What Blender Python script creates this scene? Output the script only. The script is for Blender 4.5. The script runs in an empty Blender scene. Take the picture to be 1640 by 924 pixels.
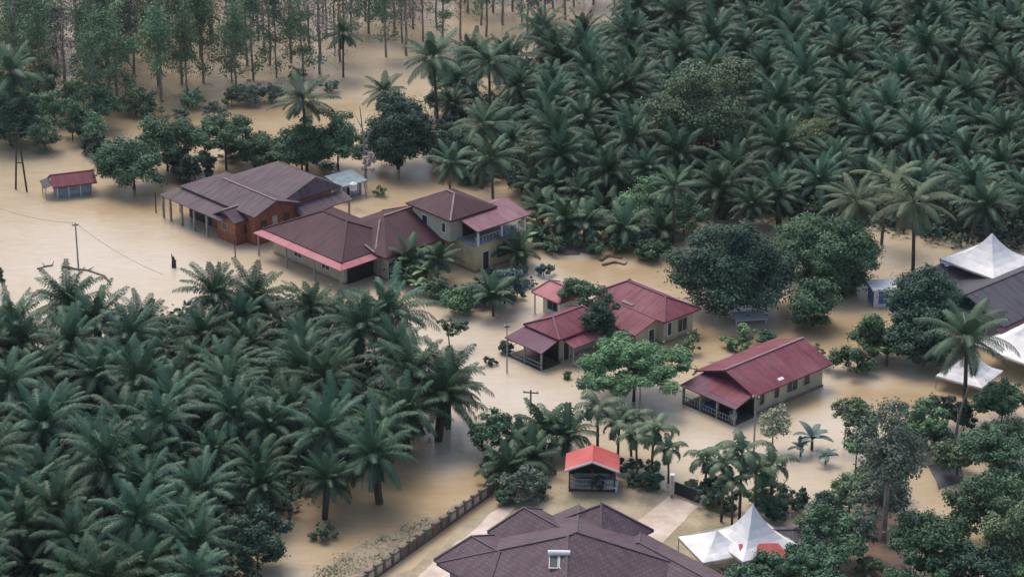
import bpy, math, random
import numpy as np
from mathutils import Vector, Matrix
S = bpy.context.scene
# ------------------------------------------------------------ camera, world, sun, exposure
FPX, PITCH, CH = 4112.0, math.radians(23), 101.0
cam = bpy.data.objects.new('camera', bpy.data.cameras.new('camera'))
S.collection.objects.link(cam); S.camera = cam
cam.location = (0, 0, CH); cam.rotation_euler = (math.pi/2 - PITCH, 0, 0)
cam.data.sensor_width = 36; cam.data.lens = 36*FPX/1640; cam.data.clip_start = 1; cam.data.clip_end = 6000
SUN_EL, SUN_AZ = math.radians(58), math.radians(-25)      # azimuth from +Y towards +X
w = bpy.data.worlds.new('World'); S.world = w; w.use_nodes = True
nt = w.node_tree; sky = nt.nodes.new('ShaderNodeTexSky'); sky.sky_type = 'NISHITA'; sky.sun_disc = False
sky.sun_elevation = SUN_EL; sky.sun_rotation = SUN_AZ; sky.air_density = 1.0; sky.dust_density = 4.0; sky.ozone_density = 1.0
nt.links.new(sky.outputs[0], nt.nodes['Background'].inputs[0]); nt.nodes['Background'].inputs[1].default_value = 0.15
sun = bpy.data.objects.new('sun', bpy.data.lights.new('sun', 'SUN')); S.collection.objects.link(sun)
sun.data.energy = 0.9; sun.data.angle = math.radians(30); sun.data.color = (1, 0.93, 0.84)
sd = Vector((math.sin(SUN_AZ)*math.cos(SUN_EL), math.cos(SUN_AZ)*math.cos(SUN_EL), math.sin(SUN_EL)))
sun.rotation_euler = sd.to_track_quat('Z', 'Y').to_euler()
S.view_settings.view_transform = 'Standard'; S.view_settings.look = 'None'; S.view_settings.gamma = 1
S.view_settings.exposure = 0.54
S.cycles.max_bounces = 5; S.cycles.diffuse_bounces = 3; S.cycles.transparent_max_bounces = 4; S.cycles.use_denoising = True
C = S.collection
R = random.Random(11)

# ------------------------------------------------------------ survey helpers: photograph direction -> point of the real site at height z
def W(px, py, z=0.0):
    dx = (px-820)/FPX; dy = -(py-462)/FPX
    d = (dx, math.cos(PITCH)+dy*math.sin(PITCH), -math.sin(PITCH)+dy*math.cos(PITCH))
    t = (z-CH)/d[2]
    return Vector((d[0]*t, d[1]*t, z))
def Q(x, y, z):
    v = (x, y, z-CH); f = v[1]*math.cos(PITCH)-v[2]*math.sin(PITCH); u = v[1]*math.sin(PITCH)+v[2]*math.cos(PITCH)
    return 820+FPX*v[0]/f, 462-FPX*u/f
def SC(py):
    p = W(820, py); return FPX/math.hypot(p.y, CH)
def inpoly(x, y, P):
    c = False
    for i in range(len(P)):
        x1, y1 = P[i]; x2, y2 = P[i-1]
        if (y1 > y) != (y2 > y) and x < (x2-x1)*(y-y1)/(y2-y1)+x1: c = not c
    return c

# ------------------------------------------------------------ materials
def newmat(name):
    m = bpy.data.materials.new(name); m.use_nodes = True
    return m, m.node_tree, m.node_tree.nodes['Principled BSDF']
def N(t, typ, **kw):
    n = t.nodes.new(typ)
    for k, v in kw.items():
        if k in n.inputs: n.inputs[k].default_value = v
        else: setattr(n, k, v)
    return n
def noise(t, src, scale, detail=4, rough=.55, mapping=None):
    if mapping:
        mp = N(t, 'ShaderNodeMapping'); mp.inputs['Scale'].default_value = mapping; t.links.new(src, mp.inputs[0]); src = mp.outputs[0]
    n = N(t, 'ShaderNodeTexNoise'); n.inputs['Scale'].default_value = scale; n.inputs['Detail'].default_value = detail; n.inputs['Roughness'].default_value = rough
    t.links.new(src, n.inputs['Vector']); return n.outputs['Fac']
def ramp(t, fac, stops):
    r = N(t, 'ShaderNodeValToRGB'); e = r.color_ramp.elements
    while len(e) < len(stops): e.new(.5)
    for i, (p, c) in enumerate(stops): e[i].position = p; e[i].color = (*c, 1) if len(c) == 3 else c
    t.links.new(fac, r.inputs[0]); return r.outputs[0]
def mix(t, fac, a, b, mode='MIX'):
    m = N(t, 'ShaderNodeMix', data_type='RGBA', blend_type=mode)
    if isinstance(fac, float): m.inputs[0].default_value = fac
    else: t.links.new(fac, m.inputs[0])
    for i, v in ((6, a), (7, b)):
        if isinstance(v, tuple): m.inputs[i].default_value = (*v, 1)
        else: t.links.new(v, m.inputs[i])
    return m.outputs[2]
def bump(t, b, h, dist, strength=1.0):
    n = N(t, 'ShaderNodeBump'); n.inputs['Distance'].default_value = dist; n.inputs['Strength'].default_value = strength
    t.links.new(h, n.inputs['Height']); t.links.new(n.outputs[0], b.inputs['Normal'])
def obco(t): return N(t, 'ShaderNodeTexCoord').outputs['Object']
def uvco(t): return N(t, 'ShaderNodeTexCoord').outputs['UV']
def leaf(name, dark, light, rough=.5, rnd=.5):
    m, t, b = newmat(name)
    at = N(t, 'ShaderNodeAttribute', attribute_name='tint'); oi = N(t, 'ShaderNodeObjectInfo')
    c = ramp(t, at.outputs['Fac'], [(0, dark), (.9, light), (1, (.17, .125, .07))])
    hs = N(t, 'ShaderNodeHueSaturation')
    mr = N(t, 'ShaderNodeMapRange'); mr.inputs[3].default_value = .5-.018*rnd*2; mr.inputs[4].default_value = .5+.012*rnd*2; t.links.new(oi.outputs['Random'], mr.inputs[0]); t.links.new(mr.outputs[0], hs.inputs['Hue'])
    mv = N(t, 'ShaderNodeMapRange'); mv.inputs[3].default_value = 1-.35*rnd; mv.inputs[4].default_value = 1+.45*rnd; t.links.new(oi.outputs['Random'], mv.inputs[0]); t.links.new(mv.outputs[0], hs.inputs['Value'])
    t.links.new(c, hs.inputs['Color']); t.links.new(hs.outputs[0], b.inputs['Base Color'])
    b.inputs['Roughness'].default_value = rough; b.inputs['Specular IOR Level'].default_value = .3
    return m
def plain(name, col, rough=.7, var=.25, scale=1.5, metallic=0, second=None):
    m, t, b = newmat(name)
    n = noise(t, obco(t), scale, 5, .6)
    s = second or tuple(c*(1-var*1.6) for c in col)
    c = ramp(t, n, [(.3, s), (.65, col)])
    t.links.new(c, b.inputs['Base Color']); b.inputs['Roughness'].default_value = rough; b.inputs['Metallic'].default_value = metallic
    return m
def roofmat(name, col, fade, rough=.68, kind='metal', stain=.6):
    m, t, b = newmat(name); uv = uvco(t)
    big = noise(t, uv, .22, 5, .6); streak = noise(t, uv, 1.0, 4, .6, mapping=(2.2, .25, 1)); fine = noise(t, uv, 5, 3, .6)
    c = mix(t, ramp(t, big, [(.38, (0, 0, 0)), (.68, (1, 1, 1))]), col, fade)
    dk = ramp(t, streak, [(.32, (1-stain,)*3), (.56, (1, 1, 1))]); c = mix(t, .8, c, dk, 'MULTIPLY')
    c = mix(t, .35, c, ramp(t, fine, [(.3, (.7, .7, .7)), (.7, (1.15, 1.15, 1.15))]), 'MULTIPLY')
    rust = noise(t, uv, .8, 7, .75, mapping=(1, .5, 1)); c = mix(t, ramp(t, rust, [(.62, (0, 0, 0)), (.72, (.5, .5, .5))]), c, (.10, .055, .04))
    sx = N(t, 'ShaderNodeSeparateXYZ'); t.links.new(uv, sx.inputs[0])
    if kind == 'tile':
        # each tile its own shade
        br = N(t, 'ShaderNodeTexBrick'); br.inputs['Scale'].default_value = 1; br.inputs['Brick Width'].default_value = .34; br.inputs['Row Height'].default_value = .38; br.inputs['Mortar Size'].default_value = .03
        br.inputs['Color1'].default_value = (.78, .78, .78, 1); br.inputs['Color2'].default_value = (1.15, 1.12, 1.12, 1); br.inputs['Mortar'].default_value = (.5, .48, .5, 1)
        t.links.new(uv, br.inputs['Vector']); c = mix(t, .75, c, br.outputs['Color'], 'MULTIPLY')
        wv = N(t, 'ShaderNodeMath', operation='FRACT'); mm = N(t, 'ShaderNodeMath', operation='MULTIPLY'); mm.inputs[1].default_value = 1/.38
        t.links.new(sx.outputs[1], mm.inputs[0]); t.links.new(mm.outputs[0], wv.inputs[0]); bump(t, b, wv.outputs[0], .04)
    else:
        # sheet widths of .8 m, each a little different, plus corrugation
        fl = N(t, 'ShaderNodeMath', operation='SNAP'); fl.inputs[1].default_value = .8; t.links.new(sx.outputs[0], fl.inputs[0])
        wn = N(t, 'ShaderNodeTexWhiteNoise', noise_dimensions='1D'); t.links.new(fl.outputs[0], wn.inputs['W'])
        c = mix(t, .5, c, ramp(t, wn.outputs[0], [(0, (.9, .9, .9)), (1, (1.06, 1.06, 1.06))]), 'MULTIPLY')
        si = N(t, 'ShaderNodeMath', operation='SINE'); mm = N(t, 'ShaderNodeMath', operation='MULTIPLY'); mm.inputs[1].default_value = 2*math.pi/.27
        t.links.new(sx.outputs[0], mm.inputs[0]); t.links.new(mm.outputs[0], si.inputs[0]); bump(t, b, si.outputs[0], .012, .5)
    t.links.new(c, b.inputs['Base Color']); b.inputs['Roughness'].default_value = rough; b.inputs['Specular IOR Level'].default_value = .3
    return m
M = {}
M['purple_roof'] = roofmat('purple_roof', (.092, .062, .080), (.135, .098, .115))
M['maroon_roof'] = roofmat('maroon_roof', (.058, .018, .028), (.085, .034, .044), stain=.5)
M['pink_roof'] = roofmat('pink_roof', (.42, .14, .16), (.50, .22, .23), stain=.3)
M['pinkgrey_roof'] = roofmat('pinkgrey_roof', (.20, .085, .11), (.27, .14, .165), stain=.4)
M['red_roof'] = roofmat('red_roof', (.18, .036, .058), (.26, .095, .12), stain=.5)
M['brightred_roof'] = roofmat('brightred_roof', (.50, .085, .08), (.60, .17, .15), stain=.2)
M['violet_roof'] = roofmat('violet_roof', (.14, .05, .085), (.17, .10, .135), stain=.3)
M['charcoal_roof'] = roofmat('charcoal_roof', (.075, .07, .085), (.10, .10, .12), stain=.6)
M['tile_roof'] = roofmat('tile_roof', (.115, .073, .090), (.155, .112, .128), kind='tile', stain=.35)
M['dark_maroon'] = plain('dark_maroon', (.09, .025, .035))
M['ridge_pale'] = plain('ridge_pale', (.27, .19, .20)); M['ridge_dark'] = plain('ridge_dark', (.10, .07, .085))
M['ridge_orange'] = plain('ridge_orange', (.50, .22, .17))
M['cream'] = plain('cream', (.55, .50, .36), .8, .2, .8); M['yellow'] = plain('yellow', (.62, .50, .27), .8, .2, .6)
for wn_ in ('cream', 'yellow', 'grey_wall', 'palewall'):
    if wn_ not in M: M[wn_] = plain(wn_, {'grey_wall': (.27, .31, .33), 'palewall': (.55, .48, .42)}[wn_], .8, .2, 1)
    t = M[wn_].node_tree; b = t.nodes['Principled BSDF']; old = b.inputs['Base Color'].links[0].from_socket; oc = obco(t); sx = N(t, 'ShaderNodeSeparateXYZ'); t.links.new(oc, sx.inputs[0])
    nn = noise(t, oc, 1.6, 5, .7); ma = N(t, 'ShaderNodeMath', operation='MULTIPLY_ADD'); ma.inputs[1].default_value = .5; t.links.new(nn, ma.inputs[0]); t.links.new(sx.outputs[2], ma.inputs[2])
    t.links.new(mix(t, ramp(t, ma.outputs[0], [(.42, (.75, .75, .75)), (.62, (0, 0, 0))]), old, (.20, .14, .085)), b.inputs['Base Color'])
M['white'] = plain('white', (.75, .76, .76), .6, .08); 
M['bluegrey'] = plain('bluegrey', (.24, .32, .36), .7); M['dark'] = plain('dark', (.025, .027, .03), .6)
M['wood_red'] = plain('wood_red', (.36, .11, .06), .75, .35, 2.5, second=(.17, .06, .04)); M['wood_lit_orange'] = plain('wood_lit_orange', (.38, .15, .06), .75, .3, 2.5)
M['glass'] = plain('glass', (.03, .04, .045), .15, .2); M['post'] = plain('post', (.34, .33, .31), .8); M['darkwood'] = plain('darkwood', (.07, .055, .045), .85)
M['concrete'] = plain('concrete', (.38, .34, .30), .9, .2, .6); M['brickred'] = plain('brickred', (.24, .12, .09), .85, .3, 3, second=(.12, .09, .07))
M['mossy'] = plain('mossy', (.20, .19, .15), .9, .3, 2, second=(.08, .09, .06))
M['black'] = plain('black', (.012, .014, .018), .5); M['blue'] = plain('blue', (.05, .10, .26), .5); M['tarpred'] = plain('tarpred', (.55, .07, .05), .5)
M['tarpblue'] = plain('tarpblue', (.12, .22, .50), .5); M['solar'] = plain('solar', (.03, .035, .05), .6)
M['bark'] = plain('bark', (.12, .09, .07), .95, .3, 3); M['palebark'] = plain('palebark', (.34, .30, .26), .95, .3, 2); M['rubberbark'] = plain('rubberbark', (.36, .30, .26), .95, .3, 2)
M['palmbark'] = plain('palmbark', (.085, .065, .05), .95, .4, 4); M['drift'] = plain('drift', (.15, .12, .10), .9); M['mound'] = plain('mound', (.13, .105, .105), .9, .3, 1.5)
m, t, b = newmat('tent_fabric'); n = noise(t, obco(t), 1.2, 4); t.links.new(ramp(t, n, [(.25, (.62, .60, .58)), (.6, (.75, .74, .72))]), b.inputs['Base Color']); b.inputs['Roughness'].default_value = .6; M['tent'] = m
M['oil'] = leaf('oil_palm_leaf', (.007, .027, .019), (.054, .122, .066), .5, .9)
M['coco'] = leaf('coconut_leaf', (.013, .038, .021), (.075, .140, .072), .55, .4)
M['cocoyellow'] = leaf('coconut_leaf_old', (.03, .06, .03), (.15, .20, .095), .5, .3)
M['dgreen'] = leaf('dark_leaf', (.012, .040, .028), (.055, .120, .074), .6, .25)
M['mgreen'] = leaf('mid_leaf', (.024, .070, .038), (.105, .205, .10), .6, .3)
M['lgreen'] = leaf('light_leaf', (.045, .115, .048), (.17, .31, .14), .6, .3)
M['olive'] = leaf('olive_leaf', (.045, .085, .042), (.16, .235, .115), .6, .2)
M['yolive'] = leaf('yellow_olive_leaf', (.07, .10, .035), (.22, .27, .10), .6, .2)
M['grey'] = leaf('grey_leaf', (.075, .115, .085), (.19, .25, .18), .7, .4)
M['rub'] = leaf('rubber_leaf', (.085, .165, .085), (.24, .36, .20), .75, .6)
M['pale'] = leaf('pale_leaf', (.20, .25, .15), (.34, .38, .24), .6, .1)
M['teal'] = leaf('teal_leaf', (.03, .07, .065), (.09, .15, .13), .5, .2)
M['banana'] = leaf('banana_leaf', (.06, .14, .045), (.17, .30, .12), .4, .25)
M['areca'] = leaf('areca_leaf', (.030, .065, .035), (.10, .16, .08), .45, .3)
M['twig'] = leaf('twig', (.26, .225, .20), (.46, .41, .37), .9, .2)
# muddy flood water
m, t, b = newmat('muddy_water'); oc = obco(t)
big = noise(t, oc, .022, 3, .5); mid = noise(t, oc, .10, 5, .6, mapping=(1, 2.2, 1)); dist = N(t, 'ShaderNodeMix', data_type='FLOAT'); dist.inputs[0].default_value = .5; t.links.new(big, dist.inputs[2]); t.links.new(mid, dist.inputs[3])
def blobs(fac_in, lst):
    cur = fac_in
    for (px, py, rx, ry, amt) in lst:      # pale patches paint sky reflection and foam into the colour, browner ones silt
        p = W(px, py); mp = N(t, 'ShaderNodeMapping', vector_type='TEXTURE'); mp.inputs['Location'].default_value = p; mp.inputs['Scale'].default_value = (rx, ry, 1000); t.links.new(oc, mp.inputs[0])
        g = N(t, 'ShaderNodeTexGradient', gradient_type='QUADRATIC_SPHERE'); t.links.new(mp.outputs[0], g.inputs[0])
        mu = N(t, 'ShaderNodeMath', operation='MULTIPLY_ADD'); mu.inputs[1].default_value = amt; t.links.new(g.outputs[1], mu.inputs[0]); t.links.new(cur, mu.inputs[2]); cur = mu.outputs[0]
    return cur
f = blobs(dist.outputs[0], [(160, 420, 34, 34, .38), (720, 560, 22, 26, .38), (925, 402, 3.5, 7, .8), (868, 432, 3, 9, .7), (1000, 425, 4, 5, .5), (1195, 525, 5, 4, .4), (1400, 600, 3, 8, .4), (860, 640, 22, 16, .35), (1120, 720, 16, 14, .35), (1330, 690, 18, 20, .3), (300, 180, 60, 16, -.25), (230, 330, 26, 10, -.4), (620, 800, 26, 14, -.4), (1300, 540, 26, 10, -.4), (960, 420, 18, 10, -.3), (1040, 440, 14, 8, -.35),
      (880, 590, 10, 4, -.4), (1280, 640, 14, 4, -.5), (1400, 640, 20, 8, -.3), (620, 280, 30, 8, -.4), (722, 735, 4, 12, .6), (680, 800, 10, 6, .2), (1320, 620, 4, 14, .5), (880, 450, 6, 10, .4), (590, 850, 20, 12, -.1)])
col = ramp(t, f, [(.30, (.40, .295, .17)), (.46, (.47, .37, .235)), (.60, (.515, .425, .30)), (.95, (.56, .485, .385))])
sc = noise(t, oc, .5, 6, .72, mapping=(1, 2.4, 1)); col = mix(t, .5, col, ramp(t, sc, [(.3, (.84, .82, .8)), (.7, (1.1, 1.1, 1.1))]), 'MULTIPLY')
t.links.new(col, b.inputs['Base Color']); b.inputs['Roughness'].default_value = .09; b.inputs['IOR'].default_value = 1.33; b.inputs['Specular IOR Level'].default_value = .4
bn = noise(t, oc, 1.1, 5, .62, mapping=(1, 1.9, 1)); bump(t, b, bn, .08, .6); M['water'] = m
M['ground'] = plain('ground', (.16, .11, .07), .95, .3, .2)
m, t, b = newmat('lawn'); oc = obco(t)
c = ramp(t, noise(t, oc, .25, 5, .6), [(.33, (.22, .20, .12)), (.48, (.32, .265, .175)), (.62, (.45, .355, .25))]); c = mix(t, .45, c, ramp(t, noise(t, oc, 4, 5, .7), [(.3, (.6, .68, .5)), (.7, (1.2, 1.2, 1.15))]), 'MULTIPLY')
t.links.new(c, b.inputs['Base Color']); b.inputs['Roughness'].default_value = .7; bump(t, b, noise(t, oc, 9, 3), .05); M['lawn'] = m
m, t, b = newmat('silt_path'); oc = obco(t)
c = ramp(t, noise(t, oc, .5, 6, .65), [(.3, (.42, .31, .23)), (.5, (.56, .45, .36)), (.72, (.68, .60, .54))]); t.links.new(c, b.inputs['Base Color']); b.inputs['Roughness'].default_value = .45; M['silt'] = m
M['asphalt'] = plain('asphalt', (.10, .11, .125), .6, .3, .6)
M['redmud'] = plain('redmud', (.30, .19, .13), .6, .25, .5)

# ------------------------------------------------------------ mesh building
class MB:
    def __init__(s): s.v = []; s.f = []
    def poly(s, pts): n = len(s.v); s.v += [tuple(p) for p in pts]; s.f.append(tuple(range(n, n+len(pts))))
    def box(s, x0, x1, y0, y1, z0, z1):
        n = len(s.v); s.v += [(x, y, z) for z in (z0, z1) for y in (y0, y1) for x in (x0, x1)]
        s.f += [tuple(n+i for i in q) for q in ((0, 2, 3, 1), (4, 5, 7, 6), (0, 1, 5, 4), (2, 6, 7, 3), (0, 4, 6, 2), (1, 3, 7, 5))]
    def slab(s, pts, th=.1):
        pts = [Vector(p) for p in pts]; nrm = (pts[1]-pts[0]).cross(pts[2]-pts[0])
        if nrm.z < 0: pts = pts[::-1]
        n = len(s.v); k = len(pts); s.v += [tuple(p) for p in pts]+[(p.x, p.y, p.z-th) for p in pts]
        s.f.append(tuple(range(n, n+k))); s.f.append(tuple(range(n+2*k-1, n+k-1, -1)))
        for i in range(k): j = (i+1) % k; s.f.append((n+i, n+k+i, n+k+j, n+j))
    def tube(s, pts, rad, k=6):
        pts = [Vector(p) for p in pts]; base = len(s.v); m_ = len(pts)
        if not isinstance(rad, (list, tuple)): rad = [rad]*m_
        for i, p in enumerate(pts):
            d = (pts[min(i+1, m_-1)]-pts[max(i-1, 0)]).normalized(); a = d.orthogonal().normalized() if abs(d.z) < .95 else Vector((1, 0, 0)); a = (a-d*a.dot(d)).normalized(); bb = d.cross(a)
            for j in range(k):
                an = 2*math.pi*j/k; s.v.append(tuple(p+(a*math.cos(an)+bb*math.sin(an))*rad[i]))
        for i in range(m_-1):
            for j in range(k): s.f.append((base+i*k+j, base+i*k+(j+1) % k, base+(i+1)*k+(j+1) % k, base+(i+1)*k+j))
        s.f.append(tuple(base+j for j in range(k))[::-1]); s.f.append(tuple(base+(m_-1)*k+j for j in range(k)))
    def bar(s, p, q, wd=.1, ht=.1):
        p = Vector(p); q = Vector(q); d = (q-p).normalized(); side = d.cross(Vector((0, 0, 1)));
        if side.length < .01: side = Vector((1, 0, 0))
        side = side.normalized()*wd/2; up = side.cross(d).normalized()*ht/2; n = len(s.v)
        for e in (p, q):
            for a, c_ in ((-1, -1), (1, -1), (1, 1), (-1, 1)): s.v.append(tuple(e+side*a+up*c_))
        s.f += [tuple(n+i for i in q_) for q_ in ((0, 3, 2, 1), (4, 5, 6, 7), (0, 1, 5, 4), (1, 2, 6, 5), (2, 3, 7, 6), (3, 0, 4, 7))]
    def build(s, name, mat, parent=None, uv=False, smooth=False):
        me = bpy.data.meshes.new(name); me.from_pydata(s.v, [], s.f); me.materials.append(M[mat] if isinstance(mat, str) else mat)
        if uv:
            ul = me.uv_layers.new(name='uv')
            for p in me.polygons:
                n = p.normal; u = Vector((-n.y, n.x, 0))
                u = u.normalized() if u.length > .02 else Vector((1, 0, 0)); v = n.cross(u)
                for li in p.loop_indices:
                    co = me.vertices[me.loops[li].vertex_index].co; ul.data[li].uv = (co.dot(u), co.dot(v))
        if smooth: me.polygons.foreach_set('use_smooth', [True]*len(me.polygons))
        o = bpy.data.objects.new(name, me); C.objects.link(o)
        if parent: o.parent = parent
        return o
def qmesh(name, V, F, T, mat):
    """V (n,3) array, F (m,4) array, T tint per face"""
    me = bpy.data.meshes.new(name); n = len(V); m_ = len(F)
    me.vertices.add(n); me.vertices.foreach_set('co', np.asarray(V, np.float32).ravel())
    me.loops.add(m_*4); me.loops.foreach_set('vertex_index', np.asarray(F, np.int32).ravel())
    me.polygons.add(m_); me.polygons.foreach_set('loop_start', np.arange(0, m_*4, 4, dtype=np.int32))
    me.update(calc_edges=True); at = me.attributes.new('tint', 'FLOAT', 'FACE'); at.data.foreach_set('value', np.asarray(T, np.float32))
    me.materials.append(M[mat]); return me
def tag(o, label, cat, group=None, kind=None):
    o['label'] = label; o['category'] = cat
    if group: o['group'] = group
    if kind: o['kind'] = kind
    return o
def empty(name, loc, rz=0, label='', cat='', group=None):
    o = bpy.data.objects.new(name, None); C.objects.link(o); o.location = loc; o.rotation_euler = (0, 0, rz); o.empty_display_size = .5
    return tag(o, label, cat, group)
def struct(mb, name, mat):
    o = mb.build(name, mat); o['kind'] = 'structure'; return o
def copy_tree(o, parent=None):
    kids = list(o.children); c = o.copy(); C.objects.link(c); c.parent = parent
    for k in kids: copy_tree(k, c)
    return c

# ------------------------------------------------------------ water, ground, yard
g = MB(); g.poly([(-415, -55, -2.2), (415, -55, -2.2), (415, 755, -2.2), (-415, 755, -2.2)]); struct(g, 'ground', 'ground')
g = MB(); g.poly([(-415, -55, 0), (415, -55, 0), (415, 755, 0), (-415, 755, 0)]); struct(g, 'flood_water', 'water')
def patch(name, mat, px, z, jit=0):
    g = MB(); P = [W(*p, z) for p in px]
    out = []
    for i, p in enumerate(P):
        q = P[(i+1) % len(P)]; k = max(1, int((q-p).length/1.2)) if jit else 1
        for j in range(k):
            v = p.lerp(q, j/k); out.append(v+Vector((R.uniform(-jit, jit), R.uniform(-jit, jit), 0)))
    g.poly(out); return struct(g, name, mat)
patch('lawn', 'lawn', [(560, 985), (795, 800), (860, 780), (905, 772), (1000, 768), (1075, 785), (1130, 812), (1165, 828), (1250, 850), (1290, 880), (1290, 1000), (560, 1010)], .05, .35)
patch('path', 'silt', [(640, 950), (700, 893), (770, 838), (800, 812), (822, 812), (800, 838), (815, 845), (790, 900), (760, 950)], .062, .25)
patch('driveway', 'silt', [(1072, 794), (1118, 810), (1062, 868), (1090, 885), (1085, 915), (1000, 890), (1000, 850)], .064, .12)
patch('silt_bank', 'redmud', [(1378, 800), (1420, 790), (1440, 830), (1450, 880), (1475, 960), (1370, 960), (1385, 880)], .04, .5)

M['mudbank'] = plain('mudbank', (.36, .28, .19), .75, .25, .35, second=(.20, .17, .11))
patch('mud_bank', 'mudbank', [(470, 960), (520, 905), (575, 872), (650, 845), (725, 812), (770, 792), (768, 800), (720, 830), (655, 870), (600, 905), (560, 960)], .03, .45)
# ------------------------------------------------------------ building kit (local frame of the house)
def hip_polys(x0, x1, y0, y1, z0, z1, axis='x', h0=0., h1=0., mid=None):
    if axis == 'x':
        ym = (y0+y1)/2 if mid is None else mid; a = (x0+h0, ym, z1); b_ = (x1-h1, ym, z1)
        P = [[(x0, y0, z0), (x1, y0, z0), b_, a], [(x1, y1, z0), (x0, y1, z0), a, b_]]
        if h0: P.append([(x0, y1, z0), (x0, y0, z0), a])
        if h1: P.append([(x1, y0, z0), (x1, y1, z0), b_])
    else:
        xm = (x0+x1)/2 if mid is None else mid; a = (xm, y0+h0, z1); b_ = (xm, y1-h1, z1)
        P = [[(x0, y1, z0), (x0, y0, z0), a, b_], [(x1, y0, z0), (x1, y1, z0), b_, a]]
        if h0: P.append([(x0, y0, z0), (x1, y0, z0), a])
        if h1: P.append([(x1, y1, z0), (x0, y1, z0), b_])
    return P, a, b_
def roof(par, mat, x0, x1, y0, y1, z0, z1, axis='x', h0=0., h1=0., cap='ridge_dark', mid=None, hips=True, th=.14):
    P, a, b_ = hip_polys(x0, x1, y0, y1, z0, z1, axis, h0, h1, mid); g = MB()
    for p in P: g.slab(p, th)
    o = g.build('roof', mat, par, uv=True)
    if cap:
        g = MB(); up = Vector((0, 0, .04)); g.bar(Vector(a)+up, Vector(b_)+up, .2 if cap == 'ridge_pale' else .13, .07) if (Vector(a)-Vector(b_)).length > .2 else None
        if hips:
            if h0:
                for c in ([(x0, y0), (x0, y1)] if axis == 'x' else [(x0, y0), (x1, y0)]): g.bar(Vector(a)+up, Vector((*c, z0))+up, .18, .08)
            if h1:
                for c in ([(x1, y0), (x1, y1)] if axis == 'x' else [(x0, y1), (x1, y1)]): g.bar(Vector(b_)+up, Vector((*c, z0))+up, .18, .08)
        if g.f: g.build('ridge_cap', cap, o)
    return o
def slope(par, mat, pts, th=.1, name='roof'):
    g = MB(); g.slab(pts, th); return g.build(name, mat, par, uv=True)
def walls(par, mat, x0, x1, y0, y1, z1, z0=-1.2, gable=None, zg=0, name='wall'):
    g = MB(); g.box(x0, x1, y0, y1, z0, z1)
    if gable:
        ax, ends = gable
        for e in ends:
            if ax == 'x': xa, xb = (x0, x0+.15) if e == 0 else (x1-.15, x1); ym = (y0+y1)/2; tri = [(y0, z1), (y1, z1), (ym, zg)]; A = [(xa, *p) for p in tri]; B = [(xb, *p) for p in tri]
            else: ya, yb = (y0, y0+.15) if e == 0 else (y1-.15, y1); xm = (x0+x1)/2; A = [(x0, ya, z1), (x1, ya, z1), (xm, ya, zg)]; B = [(p[0], yb, p[2]) for p in A]
            g.poly(A); g.poly(B[::-1])
            for i in range(3): j = (i+1) % 3; g.poly([A[i], B[i], B[j], A[j]])
    return g.build(name, mat, par, uv=True)
def window(par, face, plane, c, zc, w_, h, frame='white', pane='glass', name='window', child='pane'):
    """face: x-/x+/y-/y+ outward side; plane: wall coordinate; c: centre along the wall"""
    s = -1 if face[1] == '-' else 1; g = MB(); gp = MB(); T = .07
    def bx(m_, a0, a1, z0, z1, d0, d1):
        lo, hi = sorted((plane+s*d0, plane+s*d1))
        (m_.box(lo, hi, a0, a1, z0, z1) if face[0] == 'x' else m_.box(a0, a1, lo, hi, z0, z1))
    bx(g, c-w_/2-T, c+w_/2+T, zc+h/2, zc+h/2+T, -.02, .06); bx(g, c-w_/2-T, c+w_/2+T, zc-h/2-T, zc-h/2, -.02, .08)
    bx(g, c-w_/2-T, c-w_/2, zc-h/2, zc+h/2, -.02, .06); bx(g, c+w_/2, c+w_/2+T, zc-h/2, zc+h/2, -.02, .06)
    if w_ > .9: bx(g, c-.03, c+.03, zc-h/2, zc+h/2, .015, .05)
    f_ = g.build(name, frame, par); bx(gp, c-w_/2, c+w_/2, zc-h/2, zc+h/2, -.01, .012); gp.build(child, pane, f_); return f_
def door(par, face, plane, c, w_=.85, h=2.0, mat='darkwood'): return window(par, face, plane, c, h/2-.2, w_, h+.4, frame='white', pane=mat, name='door', child='door_panel')
def post(par, x, y, z1, r=.08, mat='post', z0=-1.2):
    g = MB(); g.box(x-r, x+r, y-r, y+r, z0, z1); return g.build('post', mat, par)
def house(name, px, py, z, deg, label, cat, group=None):
    p = W(px, py, z); return empty(name, (p.x, p.y, 0), math.radians(deg), label, cat, group)

# --- red-roofed cream house right of centre
h = house('village_house', 1211, 634, 2.3, 42.2, 'cream bungalow with wide red metal gable roof and open dark front porch in floodwater', 'house')
walls(h, 'cream', .5, 9.7, .6, 6.7, 2.35, gable=('x', (1,)), zg=3.5)
tri = MB(); A = [(.38, .5, 2.3), (.38, 6.8, 2.3), (.38, 3.65, 3.48)]; B = [(.5, *p[1:]) for p in A]; tri.poly(A); tri.poly(B[::-1]); [tri.poly([A[i], B[i], B[(i+1) % 3], A[(i+1) % 3]]) for i in range(3)]; tri.build('gable_wall', 'dark_maroon', h)
roof(h, 'red_roof', -.3, 10.3, -.1, 7.4, 2.35, 3.7, 'x', cap='ridge_pale', hips=False)
r2 = slope(h, 'violet_roof', [(-2.7, 0, 1.85), (-2.7, 6.9, 1.85), (.38, 6.6, 2.38), (.38, .3, 2.38)], .1); slope(r2, 'red_roof', [(-2.2, .15, 1.965), (-1.9, 4.2, 2.015), (.36, 6.0, 2.405), (.36, .3, 2.405)], .02, 'roof_sheet')
for y in (.3, 2.4, 4.5, 6.6): post(h, -2.45, y, 1.85, .09)
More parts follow.
